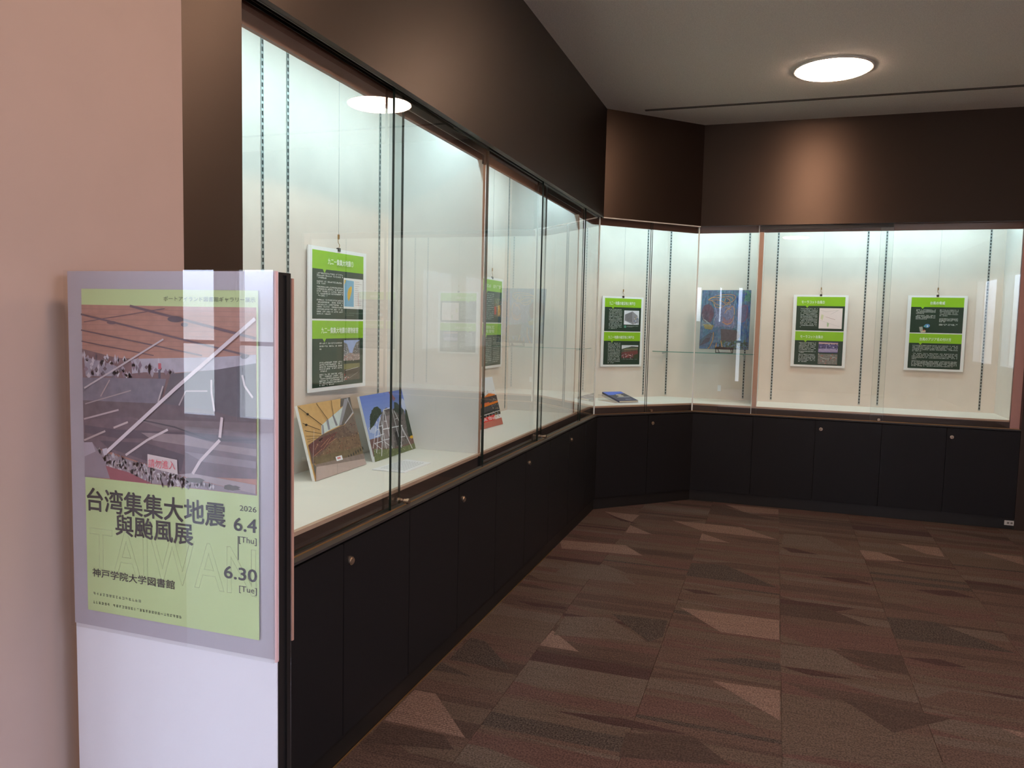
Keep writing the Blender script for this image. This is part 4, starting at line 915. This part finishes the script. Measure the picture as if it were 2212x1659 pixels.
for w1, pts in ((.0042, [(.298, .049), (.991, .133)]), (.0032, [(.001, .077), (.956, .182)]), (.0022, [(0, .125), (.705, .187)]), (.0018, [(.002, .159), (.433, .193)]), (.0014, [(.02, .10), (.5, .055)])): A.line('6a4c50', w1, pts)
A.ell('4c3a40', .56, .085, .045, .009, .2); A.ell('5a4448', .61, .10, .02, .006); A.ell('5a4448', .93, .185, .018, .006); A.ell('6a4c50', .19, .100, .03, .005)
A.line('2c2628', .0024, [(.34, .385), (.55, .40), (.75, .43), (.99, .418)])
for w1, c1, pts in ((.0030, 'd8ccd0', [(.491, .144), (.25, .224), (.014, .302)]), (.0034, 'd4c0bc', [(.007, .463), (.139, .429)]), (.0034, 'd4c0bc', [(.19, .417), (.277, .396)]), (.0040, 'd8c8c8', [(.26, .497), (.391, .445), (.51, .409)]),
               (.0055, 'dccccc', [(.648, .533), (.691, .493), (.8, .427)]), (.0055, 'dccccc', [(.8, .42), (.813, .361)]), (.0036, 'd0c4c4', [(.772, .345), (.757, .29), (.757, .255)]), (.0036, 'd0c4c4', [(.978, .299), (.935, .267), (.923, .237)]),
               (.0024, 'b8acac', [(.576, .335), (.615, .292), (.736, .288)]), (.0028, 'c4b4b4', [(.456, .33), (.487, .281)]), (.0022, 'b8a0a0', [(.116, .324), (.173, .272)]), (.0030, 'c0acac', [(.01, .397), (.224, .361)]),
               (.0020, 'b09c9c', [(.02, .35), (.3, .30)]), (.0062, 'e0d4d8', [(.992, .078), (.56, .285), (.136, .498)])): A.line(c1, w1, pts)
A.poly('d8ccc8', [(.392, .487), (.562, .496), (.565, .54), (.391, .525)]); A.poly('c8c0c8', [(.12, .485), (.15, .48), (.15, .50), (.13, .505)])
A.c = [(c[0] * .85 + .07, c[1] * .85 + .065, c[2] * .85 + .085, c[3] * .7) for c in A.c]  # pale veil of the acrylic's reflections mixed into the print colours
pr = A.build('photo_print', r, (0, -.0002, 0))
tx = lambda s, a, b, c, d, col, name='lettering', **k: text(r, name, s, a * w_, b * w_, (1 - d) * h_, (1 - c) * h_, col, y=-.0003 if k.pop('bg', 0) else -.0008, **k)
INK = '38363c'
tx('TAIWAN', -.0 + .02, .985, .735, .875, 'dcecb8', 'outline_lettering', outline=True, bg=1)
tx('台湾集集大地震', .012, .822, .610, .682, INK, 'title_lettering', bold=.014)
tx('與颱風展', .186, .640, .684, .748, INK, 'title_lettering', bold=.014)
tx('2026', .900, .990, .611, .627, INK, 'date_lettering', bold=-.012)
tx('6.4', .869, .990, .648, .686, INK, 'date_lettering', bold=.012)
tx('[Thu]', .895, .990, .702, .724, INK, 'date_lettering', bold=-.012)
tx('6.30', .814, .991, .794, .830, INK, 'date_lettering', bold=.012)
tx('[Tue]', .895, .990, .847, .869, INK, 'date_lettering', bold=-.012)
tx('神戸学院大学図書館', .036, .533, .863, .890, INK, 'library_lettering', bold=.006)
tx('ポートアイランド図書館ギャラリー展示', .49, .988, .019, .033, '6c7a68', 'top_lettering', bold=-.004)
text(r, 'notice_lettering', '請勿進入', .400 * w_, .555 * w_, (1 - .526) * h_, (1 - .500) * h_, 'd86068', y=-.0052)
mb = MB(); mb.box(.889 * w_, .892 * w_, -.0009, -.0003, (1 - .772) * h_, (1 - .702) * h_); mb.build('date_rule', mat('ink_' + INK, INK, .6), r)
A = Art(w_, h_, .00006); A.text_rows('8a9a78', .036, .940, .32, .950, 1, .020, .0085, 1); A.text_rows('7c8c6c', .034, .968, .56, .98, 1, .018, .0085, 1); A.build('address_lines', r, (0, -.0004, 0))
